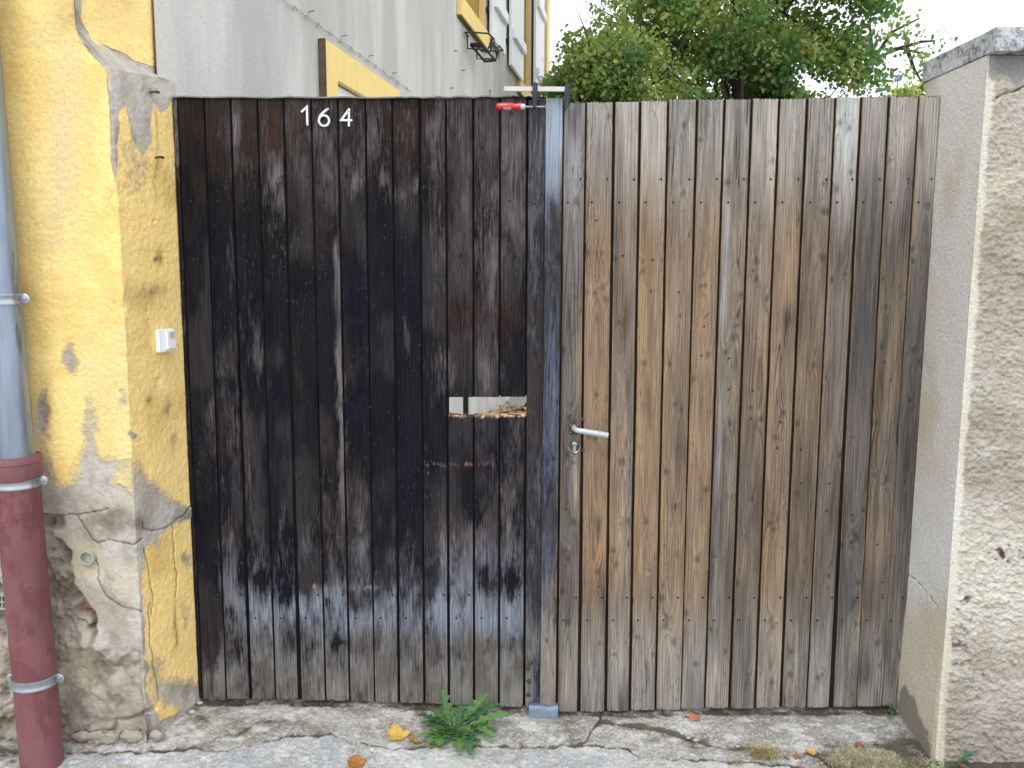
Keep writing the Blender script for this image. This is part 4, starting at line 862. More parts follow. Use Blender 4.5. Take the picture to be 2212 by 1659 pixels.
a6 = [dg(1070, 348), dg(1010, 390), dg(950, 440), dg(905, 490), dg(878, 540)]
o = stroke(a6, w_, -.0058, -.0102); cx6, cy6 = dg(980, 622); r6 = (dg(980 + 120, 622)[0] - cx6)
stroke([(cx6 + r6 * math.cos(t), cy6 + r6 * math.sin(t)) for t in (2 * math.pi * k / 36 for k in range(36))], w_, -.006, -.010, True, o)
o = o.build('digit', M_DIGIT, hn); tag(o, 'digit 6')
o = stroke([dg(1572, 355), dg(1385, 610), dg(1625, 615)], w_, -.006, -.010); stroke([dg(1568, 370), dg(1565, 740)], w_, -.0058, -.0102, False, o)
o = o.build('digit', M_DIGIT, hn); tag(o, 'digit 4')
for a, b in ((588, 695), (1068, 350), (980, 735), (1553, 408), (1566, 610)):
    p = dg(a, b); MB().lathe([(.0019, 0), (.0017, .0009), (.0003, .0012)], Matrix.Translation((p[0], -.0104, p[1])) @ Matrix.Rotation(math.pi / 2, 4, 'X'), 8).build('digit_screw', M_RUST if a in (1553, 1068) else M_ALU, hn)

# ------------------------------------------------------------------ bar clamp
bc = empty('bar_clamp', PY(1160, 200, -.02), 'red handled bar clamp gripping the batten between the leaves', 'clamp')
def q2(px_, py_, Y=-.045): return PY(px_, py_, Y)
A, B = q2(1088.5, 197.2), q2(1228, 187.5)
MB().box((A.x, -.049, A.z), (B.x, -.041, B.z)).build('bar', M_BAR, bc, False, .0008)
MB().lathe([(.0025, 0), (.002, .0012)], Matrix.Translation(q2(1092, 192.5, -.049)) @ Matrix.Rotation(math.pi / 2, 4, 'X'), 10).build('stop_pin', M_STEEL, bc)
def jaw(pts, name, x_extra=None):
    P = [q2(a, b) for a, b in pts]; M = Matrix(((1, 0, 0, 0), (0, 0, 1, 0), (0, 1, 0, 0), (0, 0, 0, 1)))
    o = MB().prism([(p.x, p.z) for p in P], M, -.055, -.035).build(name, M_CLAMPJ, bc, False, .0018); return o
j1 = jaw([(1150.5, 181), (1153, 178.5), (1160, 178.5), (1161.5, 181), (1161.5, 205), (1158.5, 226), (1158.5, 234.5), (1150.5, 234.5), (1150.5, 226), (1149.5, 205)], 'sliding_jaw')
j2 = jaw([(1220, 183), (1222, 180.8), (1231, 180.8), (1232.5, 183), (1231, 215), (1229.5, 227), (1221.5, 240), (1218.6, 240), (1219.5, 215)], 'fixed_jaw')
for a0, a1, par_ in ((1152.5, 1158.8, j1), (1222.5, 1229.5, j2)):
    A, B = q2(a0, 224), q2(a1, 205)
    mb = MB(); mb.tube([Vector((A.x + .0012, -.0552, A.z)), Vector((A.x + .0006, -.0552, B.z)), Vector((B.x - .0006, -.0552, B.z)), Vector((B.x - .0012, -.0552, A.z))], .0013, 6).build('jaw_rib', M_CLAMPJ, par_, True)
MB().box((q2(1153.5, 178).x, -.050, q2(0, 179).z), (q2(1158.5, 178).x, -.040, q2(0, 175.8).z)).build('jaw_lug', M_CLAMPJ, j1)
zs = q2(1140, 230.8).z; xs = lambda a: q2(a, 231).x
pr = []; x_ = xs(1135)
while x_ < xs(1176.5): pr += [(x_, .0034), (x_ + .0011, .0046), (x_ + .0022, .0034)]; x_ += .0028
MB().tube([Vector((a, -.045, zs)) for a, r in pr], [r for a, r in pr], 14).build('spindle', M_STEEL, bc, True)
MB().tube([Vector((xs(1176), -.045, zs)), Vector((xs(1177.6), -.045, zs)), Vector((xs(1178.2), -.045, zs))], [.005, .0085, .0085], 16).build('pressure_pad', M_STEEL, bc)
hp = [(1072.2, .004), (1072.8, .0095), (1075, .0118), (1080, .0124), (1095, .0126), (1104, .0120), (1110, .0098), (1113, .0096), (1117, .0112), (1122, .0118), (1124.5, .0116), (1125, .006)]
MB().tube([Vector((xs(a), -.045, zs + .0004)) for a, r in hp], [r for a, r in hp], 12).build('handle', M_RED, bc, True)
MB().tube([Vector((xs(a), -.045, zs)) for a in (1124.6, 1125.2, 1133.5, 1135)], [.0098, .0102, .0092, .0070], 18).build('ferrule', M_BAR, bc, True)
A, B = q2(1087.5, 238, -.058), q2(1103.5, 232, -.058)
mb = MB(); vs = []
for k in range(7):
    t = math.radians(-62 + k * 8); 
    for a in (A.x, B.x): vs.append((a, -.045 - math.cos(t) * .0130, zs + math.sin(t) * .0130))
mb.add(vs, [(2 * k, 2 * k + 1, 2 * k + 3, 2 * k + 2) for k in range(6)]).build('worn_label', plain('worn_paper', c(176, 160, 128), .7, 0, .3, 200), bc, True)

# ------------------------------------------------------------------ metal stop on the threshold
A = PY(1143, 1527, -.03); B = PY(1205, 1553, -.03)
st_ = empty('gate_stop', (A.x, -.04, float(ground_z(A.x, -.04))), 'bent galvanised sheet gate stop under the meeting of the leaves', 'gate stop')
prof = [(.0, .012), (-.012, .0165), (-.022, .017), (-.030, .0135), (-.036, .006), (-.040, -.004), (-.046, -.024), (-.052, -.040)]
vs = []; n = 16; zb_ = A.z - .009
for k in range(n + 1):
    x = A.x + (B.x - A.x) * k / n; dent = .004 * math.exp(-((k - 11) / 3.5) ** 2)
    for y, z in prof: vs.append((x, y, zb_ + z - dent * (z > .005) * 1.))
    for y, z in prof[::-1]: vs.append((x, y + .0022, zb_ + z - .0022 - dent * (z > .005)))
m = 2 * len(prof); fs = [(k * m + j, k * m + (j + 1) % m, (k + 1) * m + (j + 1) % m, (k + 1) * m + j) for k in range(n) for j in range(m)] + [tuple(range(m)), tuple(n * m + j for j in range(m))[::-1]]
MB().add(vs, fs).build('bent_sheet', plain('dull_zinc_sheet', c(112, 126, 142), .5, .5, .25, 60), st_, True)
MB().box((A.x + .03, -.060, B.z - .009), (B.x - .002, -.040, B.z + .001)).build('bedding_brick', M_BRICK, st_, False, .002)

# ------------------------------------------------------------------ grey house behind
gh = empty('grey_house', (-.6, 5, 0), 'pale grey rendered house with yellow window surrounds beyond the gate', 'house')
E = Vector((.1532, .9882, 0)); Nn = Vector((.9882, -.1532, 0)); O = Vector((-1.18, 0, 0))
HM = Matrix(((E.x, Nn.x, 0, O.x), (E.y, Nn.y, 0, O.y), (0, 0, 1, 0), (0, 0, 0, 1)))      # local: x along wall, y outwards, z up
hw = NT('grey_render'); tc = hw.n('ShaderNodeTexCoord').outputs['Object']
n1 = hw.noise(hw.vmul(tc, (1.6, 1.6, .35)), 1.6, 6, .6); n2 = hw.noise(tc, 55, 4, .6); n3 = hw.noise(hw.vmul(tc, (3, 3, .5)), 1., 5, .65)
cc = hw.mix(hw.ramp(n1, .40, .60), tuple(c(186, 183, 176, 1.04)), tuple(c(208, 204, 197, 1.02)))
cc = hw.mix(hw.ramp(n3, 0.55, .8, 0, .3), cc, tuple(c(158, 156, 152, 1.)))
n5 = hw.noise(tc, 1.1, 6, .65); cc = hw.mix(hw.ramp(n5, .56, .60, 0, .35), cc, tuple(c(196, 190, 178, 1.04)))
cc = hw.mix(hw.ramp(n2, .6, .75, 0, .35), cc, tuple(c(150, 145, 138)))
hw.bump(n2, .004); M_HOUSE = hw.set(Base_Color=cc, Roughness=.93)
cut_l = [.03, 1.69, 2.65, 4.78, 5.92, 8.12, 9.12, 11.08]; cut_z = [-.2, 2.475, 3.74, 5.25, 7.2]
mb = MB()
op = {(1, 0), (3, 2), (5, 2)}
for i in range(7):
    for j in range(4):
        if (i, j) in op: continue
        a, b, z0, z1 = cut_l[i], cut_l[i + 1], cut_z[j], cut_z[j + 1]
        mb.add([HM @ Vector(p) for p in ((a, 0, z0), (b, 0, z0), (b, 0, z1), (a, 0, z1))], [(0, 1, 2, 3)])
for (i, j) in op:
    a, b, z0, z1 = cut_l[i], cut_l[i + 1], cut_z[j], cut_z[j + 1]
    mb.add([HM @ Vector(p) for p in ((a, 0, z0), (b, 0, z0), (b, 0, z1), (a, 0, z1), (a, -.3, z0), (b, -.3, z0), (b, -.3, z1), (a, -.3, z1))], [(0, 1, 5, 4), (1, 2, 6, 5), (2, 3, 7, 6), (3, 0, 4, 7)])
mb.add([HM @ Vector(p) for p in ((11.08, 0, -.2), (11.08, -5, -.2), (11.08, -5, 7.2), (11.08, 0, 7.2))], [(0, 1, 2, 3)])
mb.build('wall', M_HOUSE, gh)
MB().add([HM @ Vector(p) for p in ((-.2, .5, 7.1), (11.5, .5, 7.1), (11.5, -2.5, 9), (-.2, -2.5, 9), (-.2, .5, 7.25), (11.5, .5, 7.25), (11.5, -2.5, 9.15), (-.2, -2.5, 9.15))], [(0, 1, 2, 3), (4, 7, 6, 5), (0, 4, 5, 1), (1, 5, 6, 2), (2, 6, 7, 3), (3, 7, 4, 0)]).build('roof', M_BRICK, gh)
def hb(name, a, b, mat, par=gh, bev=.004): return MB().box(a, b, HM).build(name, mat, par, False, bev)
door = hb('door', (1.695, -.05, 0), (2.645, -.004, 2.472), M_WHITE)
MB().prism([(1.51, 0), (1.69, 0), (1.69, 2.475), (2.65, 2.475), (2.65, 0), (2.83, 0), (2.83, 2.64), (1.51, 2.64)], HM @ Matrix(((1, 0, 0, 0), (0, 0, 1, 0), (0, 1, 0, 0), (0, 0, 0, 1))), .002, .03).build('door_surround', M_TRIM, gh, False, .004)
hb('weathered_edge', (1.498, .001, 1.9), (1.5085, .038, 2.64), plain('lichen_edge', c(104, 88, 72), .9, 0, .4, 30))
hb('door_panel', (1.78, -.0035, .3), (2.56, .004, 1.2), M_WHITE, door); hb('door_panel', (1.78, -.0035, 1.35), (2.56, .004, 2.3), M_WHITE, door)
for (a, b, k) in ((4.78, 5.92, 0), (8.12, 9.12, 1)):
    f = hb('window', (a + .01, -.24, 3.75), (b - .01, -.2, 5.24), M_TRIM2)
    hb('pane', (a + .08, -.199, 3.82), ((a + b) / 2 - .03, -.195, 5.17), M_GLASS, f, 0); hb('pane', ((a + b) / 2 + .03, -.199, 3.82), (b - .08, -.195, 5.17), M_GLASS, f, 0)
    hb('jamb_lining', (b - .006, -.195, 3.75), (b + .004, -.004, 5.24), M_TRIM2); hb('jamb_moulding', (b - .02, -.06, 3.75), (b - .007, -.004, 5.24), M_TRIM)
    hb('window_sill', (a - .13, .002, 3.58), (b + .02, .042, 3.738), M_TRIM); hb('window_surround', (a - .13, .002, 3.74), (a, .04, 5.3), M_TRIM)
    hb('sill_edge', (a - .13, .003, 3.565), (b + .02, .036, 3.579), plain('sill_underside', c(120, 96, 52), .9, 0, .3, 20))
for (a, b) in ((5.98, 6.76), (7.18, 8.10), (9.2, 10.1)):
    s = hb('shutter', (a, .03, 3.72), (b, .062, 5.3), M_WHITE)
    hb('shutter_batten', (a + .08, .063, 4.02), (b - .03, .10, 4.13), M_WHITE, s); hb('shutter_batten', (a + .08, .063, 4.9), (b - .03, .10, 5.01), M_WHITE, s)
    nb_ = 6
    for k in range(1, nb_): hb('shutter_groove', (a + (b - a) * k / nb_ - .002, .0621, 3.73), (a + (b - a) * k / nb_ + .002, .0626, 5.29), plain('groove_grey', c(200, 202, 200)) if k == 1 and a < 6 else M_ZINC, s, 0)
    hb('shutter_hinge', (b + .01 if a > 9 else a - .04, .0, 3.95), (b + .05 if a > 9 else a + .1, .03, 3.99), M_BLACK)
hb('corner_trim', (10.74, .002, -.1), (11.081, .03, 7.1), M_TRIM)
hb('dark_strip', (4.86, .001, -.1), (4.91, .04, 1.6), M_BLACK);  # plain black strip for the dark upright line low on the wall
# cable line on hooks
mb = MB(); L0, L1 = 1.0, 3.2; k = 0; x = L0
while x < L1:
    sag = .02 * abs(math.sin((x - L0) * 9)); k += 1
    mb.tube([HM @ Vector((x, .002, 2.685)), HM @ Vector((x, .012, 2.705)), HM @ Vector((x + .025, .012, 2.69))], 0.0018, 5)
    if k % 3 == 0: mb.tube([HM @ Vector((x + .05, 0, 2.73)), HM @ Vector((x + .05, .03, 2.735))], .003, 5)
    x += random.uniform(.14, .22)
tag(mb.build('cable_hooks', plain('hook_grey', c(150, 148, 144)), gh), kind='stuff')
mb = MB(); [mb.tube([HM @ Vector((1 + i * .22, .012, 2.70)), HM @ Vector((1.11 + i * .22, .012, 2.69)), HM @ Vector((1.22 + i * .22, .012, 2.70))], .002, 5) for i in range(10)]
mb.build('wall_cable', plain('cable_grey', c(168, 168, 166)), gh)
for (l, z) in ((4.55, 3.27), (4.4, 2.95), (4.85, 3.18), (5.15, 2.93), (6.3, 2.95)):
    MB().tube([HM @ Vector((l, 0, z)), HM @ Vector((l, .025, z + .002))], .004, 6).build('wall_peg', M_BLACK, gh)
# flower box bracket
fb = empty('flower_box_holder', HM @ Vector((5.2, .1, 3.4)), 'empty black wire flower box holder hanging below the yellow window sill', 'planter bracket')
def hc(cx, cy, o):          # point on a plane parallel to the house wall, o metres in front of it
    r = ray((1400 + cx / 4.74) / 1.4756, cy / 4.74 / 1.4756); p0 = np.array(O + Nn * o); n = np.array(Nn)
    k = np.dot(p0 - np.array((0, -3, CAMZ)), n) / np.dot(r, n); return Vector((r[0] * k, -3 + r[1] * k, CAMZ + r[2] * k))
for pts, rr_ in (([(440, 545, .01), (395, 490, .03), (460, 487, .05), (740, 505, .16), (830, 590, .17), (832, 650, .17), (775, 745, .16), (772, 715, .16), (800, 590, .16)], .008),
                 ([(425, 545, .02), (428, 735, .02), (600, 745, .10), (720, 752, .14), (745, 730, .15), (780, 620, .16)], .008),
                 ([(487, 690, .05), (690, 930, .12), (850, 915, .22), (655, 690, .16)], .011),
                 ([(570, 670, .05), (570, 890, .05), (700, 892, .12), (862, 888, .2), (905, 760, .21), (870, 835, .2), (860, 790, .2), (905, 690, .2), (963, 760, .23), (740, 772, .15), (645, 775, .12), (570, 695, .06)], .008)):
    MB().tube([hc(*p) for p in pts], rr_, 6).build('wire_hoop', M_BLACK, fb, True)
MB().tube([hc(483, 678, .05), hc(655, 690, .16)], .02, 6).build('wire_rack', M_BLACK, fb, True)

# ------------------------------------------------------------------ foliage
def leaf_cloud(name, pos, size, col, mat, parent, droop=.6, seed=1, label=None, kind=None):
    r = np.random.RandomState(seed); n = len(pos)
    base = np.array([(0, 0, 0), (.42, .22, .09), (.40, .62, .06), (0, 1.05, -.10), (-.40, .62, .06), (-.42, .22, .09)])
    a = r.uniform(0, 2 * math.pi, n); t = r.normal(-droop, .55, n); ro = r.normal(0, .6, n)
    ca, sa, ctt, stt, crr, srr = np.cos(a), np.sin(a), np.cos(t), np.sin(t), np.cos(ro), np.sin(ro)
    L = base[None] * size[:, None, None]
    x, y, z = L[..., 0], L[..., 1], L[..., 2]
    x, z = x * crr[:, None] + z * srr[:, None], -x * srr[:, None] + z * crr[:, None]
    y, z = y * ctt[:, None] - z * stt[:, None], y * stt[:, None] + z * ctt[:, None]
    x, y = x * ca[:, None] - y * sa[:, None], x * sa[:, None] + y * ca[:, None]
    V = np.stack([x, y, z], -1) + pos[:, None, :]
    f = np.array([(0, 1, 2, 3), (0, 3, 4, 5)]); Fc = (np.arange(n) * 6)[:, None, None] + f[None]
    cl = np.repeat(np.concatenate([col, np.ones((n, 1))], 1)[:, None, :], 6, 1)
    o = np_mesh(name, V.reshape(-1, 3), Fc.reshape(-1, 4), mat, parent, False, {'col': ('FLOAT_COLOR', cl.reshape(-1, 4))})
    if kind: o['kind'] = kind
    return o
def atD(px_, py_, D): return np.array(PY(px_, py_, D - 3))
def crown(ells, n, seed, dens=.5, clump=.35):
    r = np.random.RandomState(seed); vol = np.array([e[1][0] * e[1][1] * e[1][2] * e[2] for e in ells]); vol = vol / vol.sum(); P = []
    for (ctr, rad, _), v in zip(ells, vol):
        k = int(n * v); d = r.normal(size=(k, 3)); d /= np.linalg.norm(d, axis=1)[:, None]; rr_ = r.uniform(.25, 1, k) ** .45
        P.append(np.array(ctr) + d * rr_[:, None] * np.array(rad) * (1 + .18 * r.normal(size=(k, 1)) * 0))
    P = np.concatenate(P)
    g_ = fbm(P[:, 0] * 2.6 + P[:, 1] * 1.1 + seed, P[:, 2] * 2.6 - P[:, 1] * 1.3, 3, seed)
    P = P[g_ > dens - .1 * 0 + 0 * g_]
    P += r.normal(size=P.shape) * .05
    return P
def px_clear(p): return p[0] > -1.18 + .155 * p[1] + .25 and (p[0] > .45 or p[1] > 9.5)
def tubepath(mb, pts, r0, r1, n=7):
    k = len(pts); mb.tube(pts, [r0 + (r1 - r0) * i / (k - 1) for i in range(k)], n)
def make_tree(name, label, base, ells, nleaf, size, cols, seed, trunk_r=.12, dens=.46, stems=None, group=None, nb=34, extra=None):
    t = empty(name, base, label, 'tree', group)
    r = np.random.RandomState(seed); mb = MB(); ctr = Vector(ells[0][0])
    tr_ = [Vector(base), Vector(base) + (ctr - Vector(base)) * .35 + Vector((.05, .05, 0)), ctr * 1.0, ctr + Vector((0, 0, ells[0][1][2] * .8))]
    tubepath(mb, tr_, trunk_r, trunk_r * .25, 10)
    for s_ in (stems or []): tubepath(mb, [Vector(p) for p in s_], .026, .010, 7)
    mb.build('trunk', M_BARK, t, True)
    mb = MB(); P = crown(ells, nleaf, seed, dens); tips = P[r.choice(len(P), nb)]
    for p in tips:
        k = r.uniform(.15, .9); a = tr_[1] + (tr_[3] - tr_[1]) * k; b = Vector(p); m = (a + b) / 2 + Vector(r.normal(size=3) * .15); tubepath(mb, [a, m, b], .03, .006, 5)
        for q in range(3):
            e = b + Vector(r.normal(size=3) * .28); 
            if px_clear(e) and px_clear(b): tubepath(mb, [m + (b - m) * r.uniform(.2, .9), (b + e) / 2 + Vector(r.normal(size=3) * .05), e], .01, .003, 4)
    mb.build('branches', M_BARK, t, True)
    if extra is not None: P = np.concatenate([P, extra])
    n = len(P); sh = fbm(P[:, 0] * 1.7 + 5 * seed, P[:, 2] * 1.7 + P[:, 1], 3, seed + 4); sh2 = fbm(P[:, 0] * 4.2, P[:, 2] * 4.2 + P[:, 1] * 2, 2, seed + 9)
    col = mixc(cols[0], cols[1], ss(.35, .6, sh)); col = mixc(col, cols[2], ss(.52, .66, sh2) * .8); yy = (r.uniform(size=n) < .035 + .12 * ss(.55, .7, sh2)); col[yy] = cols[3]
    col *= r.uniform(.75, 1.3, (n, 1))
    leaf_cloud('crown', P, r.uniform(.75, 1.2, n) * size, col, M_LEAF, t, .7, seed)
    return t
G0, G1, G2, G3 = np.array((.075, .135, .055)), np.array((.15, .205, .065)), np.array((.27, .28, .10)), np.array((.42, .36, .13))
D0 = 11.
def el(px_, py_, D, rx, ry, rz, k=1.): return (tuple(atD(px_, py_, D)), (rx, ry, rz), k)
def P3(px_, py_, D): return tuple(atD(px_, py_, D))
ells = [el(1590, -30, D0, 1.7, 1.5, 1.35, 1.1), el(1420, 90, D0 - .3, .85, 1.0, .75, 1.1), el(1740, 60, D0, 1.0, 1.1, 1.05, 1.1), el(1560, 190, D0 + .2, 1.1, .9, .6, 1.2), el(1760, 170, D0 - .2, .75, .8, .45, 1.2), el(1500, -200, D0, 1.3, 1.2, 1.0, .5), el(1690, 230, D0, .9, .8, .5), el(1400, -20, D0, .6, .7, .6, .9), el(1845, 195, D0, .42, .5, .22, 1.8), el(1640, 205, D0 + .3, .9, .5, .25, 1.6), el(1830, 20, D0, .5, .6, .6, 1.0), el(1570, 300, D0, 1.4, 1., .6, .8)]
r = np.random.RandomState(4)
spr = []
_ = 0
for (ax_, ay_, bx_, by_, k, s_) in ((1880, 20, 1985, 60, 60, .10), (1870, 90, 1960, 70, 60, .09), (1880, 0, 1960, -20, 40, .12), (1900, 180, 1990, 140, 70, .10), (1960, 100, 2010, 130, 50, .07), (1985, 150, 2035, 80, 40, .06), (1850, 195, 1930, 205, 60, .06), (1955, 70, 1995, 90, 30, .08), (2205, 70, 2212, 72, 3, .05), (1900, 150, 1940, 190, 30, .08)):
    for _ in range(k):
        t = r.uniform(); spr.append(atD(ax_ + (bx_ - ax_) * t, ay_ + (by_ - ay_) * t, D0 + r.uniform(-.2, .2)) + r.normal(size=3) * s_)
base = atD(1600, 800, D0); base[2] = -.06
stems = [[P3(1603, 330, D0 - .55), P3(1602, 150, D0 - .55), P3(1606, 60, D0 - .5), P3(1615, -60, D0 - .4)], [P3(1547, 330, D0 - .4), P3(1548, 120, D0 - .4), P3(1540, 70, D0)], [P3(1840, 190, D0), P3(1890, 125, D0), P3(1945, 105, D0), P3(2010, 118, D0)], [P3(1890, 125, D0), P3(1925, 70, D0), P3(1985, 40, D0)], [P3(1885, 125, D0), P3(1878, 40, D0)], [P3(1930, 108, D0), P3(1990, 90, D0), P3(2020, 88, D0)], [P3(1960, 108, D0), P3(1975, 150, D0), P3(1990, 175, D0)]]
tm = make_tree('linden_tree', 'large dense green tree behind the gate with yellowing leaf clusters', tuple(base), ells, 76000, .055, (G0 * 1.5, G1 * 1.45, G2 * 1.3, G3), 11, .13, .46, stems, None, 24, np.array(spr))
e2 = [el(1290, 170, 9.6, .42, .6, .34), el(1235, 200, 9.8, .30, .5, .30), el(1350, 150, 9.7, .50, .6, .40), el(1245, 110, 9.8, .16, .3, .22, 1.4), el(1410, 205, 9.6, .5, .5, .3), el(1300, 260, 9.7, .7, .6, .4, .7), el(1205, 215, 9.8, .2, .4, .3, 1.3)]
b2 = atD(1310, 800, 9.7); b2[2] = -.06
make_tree('linden_tree', 'smaller yellow green tree between the house corner and the large tree', tuple(b2), e2, 12000, .048, (G0 * 1.5, G1 * 1.3, G2 * 1.1, G3), 23, .05, .40, None, None, 26)
e3 = [el(1990, 205, 26, .9, .8, .42), el(2040, 200, 26.5, .8, .8, .5), el(1960, 215, 26, .5, .6, .3)]
b3 = atD(2000, 600, 26); b3[2] = -.1
make_tree('round_shrub_tree', 'bright light green bush top seen between gate and right coping', tuple(b3), e3, 4500, .10, (G1 * 1.6, G2 * 1.3, G2 * 1.6, G2), 31, .08, .3, None, None, 10)
# hill and lookout tower
hx = np.linspace(-900, 900, 120); hyy = np.linspace(700, 1300, 24); HX, HY = np.meshgrid(hx, hyy)
HZ = 150 * np.exp(-((HY - 950) / 190.) ** 2) * (.85 + .15 * np.cos((HX - 330) / 260.)) * (1 - .35 * ss(430, 800, HX)) + 9 * (fbm(HX / 30, HY / 30, 4, 3) - .5) - 3
hill_m = plain('hazed_wooded_hill', c(124, 150, 140), .95, 0, .3, .05)  # distance haze painted into the base colour as a pale blue-green
tag(np_mesh('hill', np.stack([HX, HY, HZ], -1), gridfaces(*HX.shape), hill_m), kind='structure')
tp = Vector(atD(1938, 195, 930)); ta = Vector(atD(1938, 164, 930)); tw = empty('lookout_tower', tp, 'tiny pale lookout tower on the far wooded hill', 'tower')
Mt = plain('tower_steel', c(150, 176, 196), .6, 0, .1, 1)
MB().tube([tp - Vector((0, 0, 20)), Vector((tp.x, tp.y, ta.z))], .8, 8).build('shaft', Mt, tw)
MB().lathe([(2.5, -5), (4.2, -4), (4.2, -2.2), (3.0, -2), (3.0, -.6), (4.4, -.4), (4.4, .6), (1, 1.8)], Matrix.Translation((tp.x, tp.y, ta.z)), 16).build('platform', Mt, tw)

# ------------------------------------------------------------------ small plants and leaves on the ground
def strip_leaf(base, ang, length, width, rise, lobes, curl, col, mat, parent, name='leaf', seed=0, tip=.7):
    r = random.Random(seed); n = 30; vs = []; cols = []
    d = Vector((math.cos(ang), math.sin(ang), 0)); s = Vector((-d.y, d.x, 0)); roll = r.uniform(-.35, .35); ph = r.uniform(0, 6)
    for i in range(n + 1):
        t = i / n; z = rise * math.sin(min(t * 1.9, math.pi * .9)) * length - curl * t * t * length + .004
        bend = .12 * math.sin(t * 2.5 + ph) * length
        p = Vector(base) + d * (t * length * (1 - .18 * rise)) + s * bend + Vector((0, 0, z))
        wd = width * (math.sin(math.pi * min(1, .04 + t * .97)) ** .7) * (.35 + .75 * ss(0, tip, t)) * (1 - ss(.9, 1.0, t) * .8)
        f = (t * lobes) % 1.; tooth = (.22 + .95 * f ** 1.6) if lobes and t < .86 else 1.0
        tooth2 = (.28 + .85 * ((t * lobes + .12) % 1.) ** 1.3) if lobes and t < .86 else 1.0
        up = Vector((0, 0, .35 * wd))
        back = d * (-.35 * wd * (f if lobes else 0))
        vs += [p + s * wd * tooth + up + s * 0 + back, p + s * wd * .12 + Vector((0, 0, .0006)), p + Vector((0, 0, -.0004)), p - s * wd * .12 + Vector((0, 0, .0006)), p - s * wd * tooth2 + up * .7 + back]
        for q in (1, 1.0, 1.7, 1.0, 1): cols.append(tuple(np.array(col) * q * (.85 + .3 * t)) + (1,))
    fs = [(i * 5 + j, i * 5 + j + 1, (i + 1) * 5 + j + 1, (i + 1) * 5 + j) for i in range(n) for j in range(4)]
    V = [(v.x, v.y, max(v.z, float(ground_z(v.x, v.y)) + .003)) for v in vs]
    return np_mesh(name, V, fs, mat, parent, True, {'col': ('FLOAT_COLOR', cols)})
ct_ = GP(985, 1580); pl = empty('sow_thistle', ct_, 'green weed rosette of jagged leaves growing at the foot of the dark leaf', 'weed')
GRN = np.array((.10, .21, .07)); GRN2 = np.array((.13, .25, .08)); GRND = np.array((.06, .15, .065))
tips = [(948, 1503, .9), (1053, 1512, 1.1), (905, 1555, .5), (912, 1570, .3), (902, 1612, .2), (918, 1595, .3), (955, 1635, .1), (925, 1630, .1), (1022, 1660, .05), (1062, 1600, .3), (1100, 1565, .4), (1080, 1540, .6), (1050, 1585, .3), (1075, 1612, .15), (1040, 1630, .1), (1000, 1645, .1), (965, 1540, .9), (1005, 1535, .9), (1030, 1535, .8), (935, 1545, .7), (1060, 1555, .5), (940, 1585, .4), (1025, 1600, .3), (970, 1620, .2), (1010, 1615, .2), (930, 1610, .2)]
for i, (a, b, rise) in enumerate(tips):
    if rise > .75:                     # leaves that stand up against the planks
        T = PY(a, b, -.045 if i < 2 else -.07)
    else: T = GP(a, min(b, 1672))
    dv = Vector((T.x - ct_.x, T.y - ct_.y, 0)); 
    ln = dv.length
    if rise > .75: hgt = T.z - ct_.z; ln = math.hypot(dv.length, hgt); 
    col = [GRN, GRN2, GRND][i % 3] * random.uniform(.85, 1.2)
    o = strip_leaf(ct_ + Vector((random.uniform(-.006, .006), random.uniform(-.004, .004), .004)), math.atan2(dv.y, dv.x), max(dv.length, .03) * 1.05, .025 * (.7 + .5 * min(1, ln / .13)) * random.uniform(.85, 1.15), (.35 if rise > .75 else .10 + rise * .25), random.choice((5, 6, 7)), (-.9 * (T.z - ct_.z) / max(dv.length, .03) + .15 if rise > .75 else .03), col, M_LEAF, pl, seed=i + 50)
mb = MB()
for _ in range(40):
    a = random.uniform(0, 6.28); l = random.uniform(.01, .035); q = ct_ + Vector((random.uniform(-.012, .012), random.uniform(-.01, .01), .003))
    mb.tube([q, q + Vector((math.cos(a) * l, math.sin(a) * l, random.uniform(.004, .018)))], [.0014, .0006], 4)
tag(mb.build('dry_stalks', plain('straw', c(120, 88, 60), .9), pl), kind='stuff')
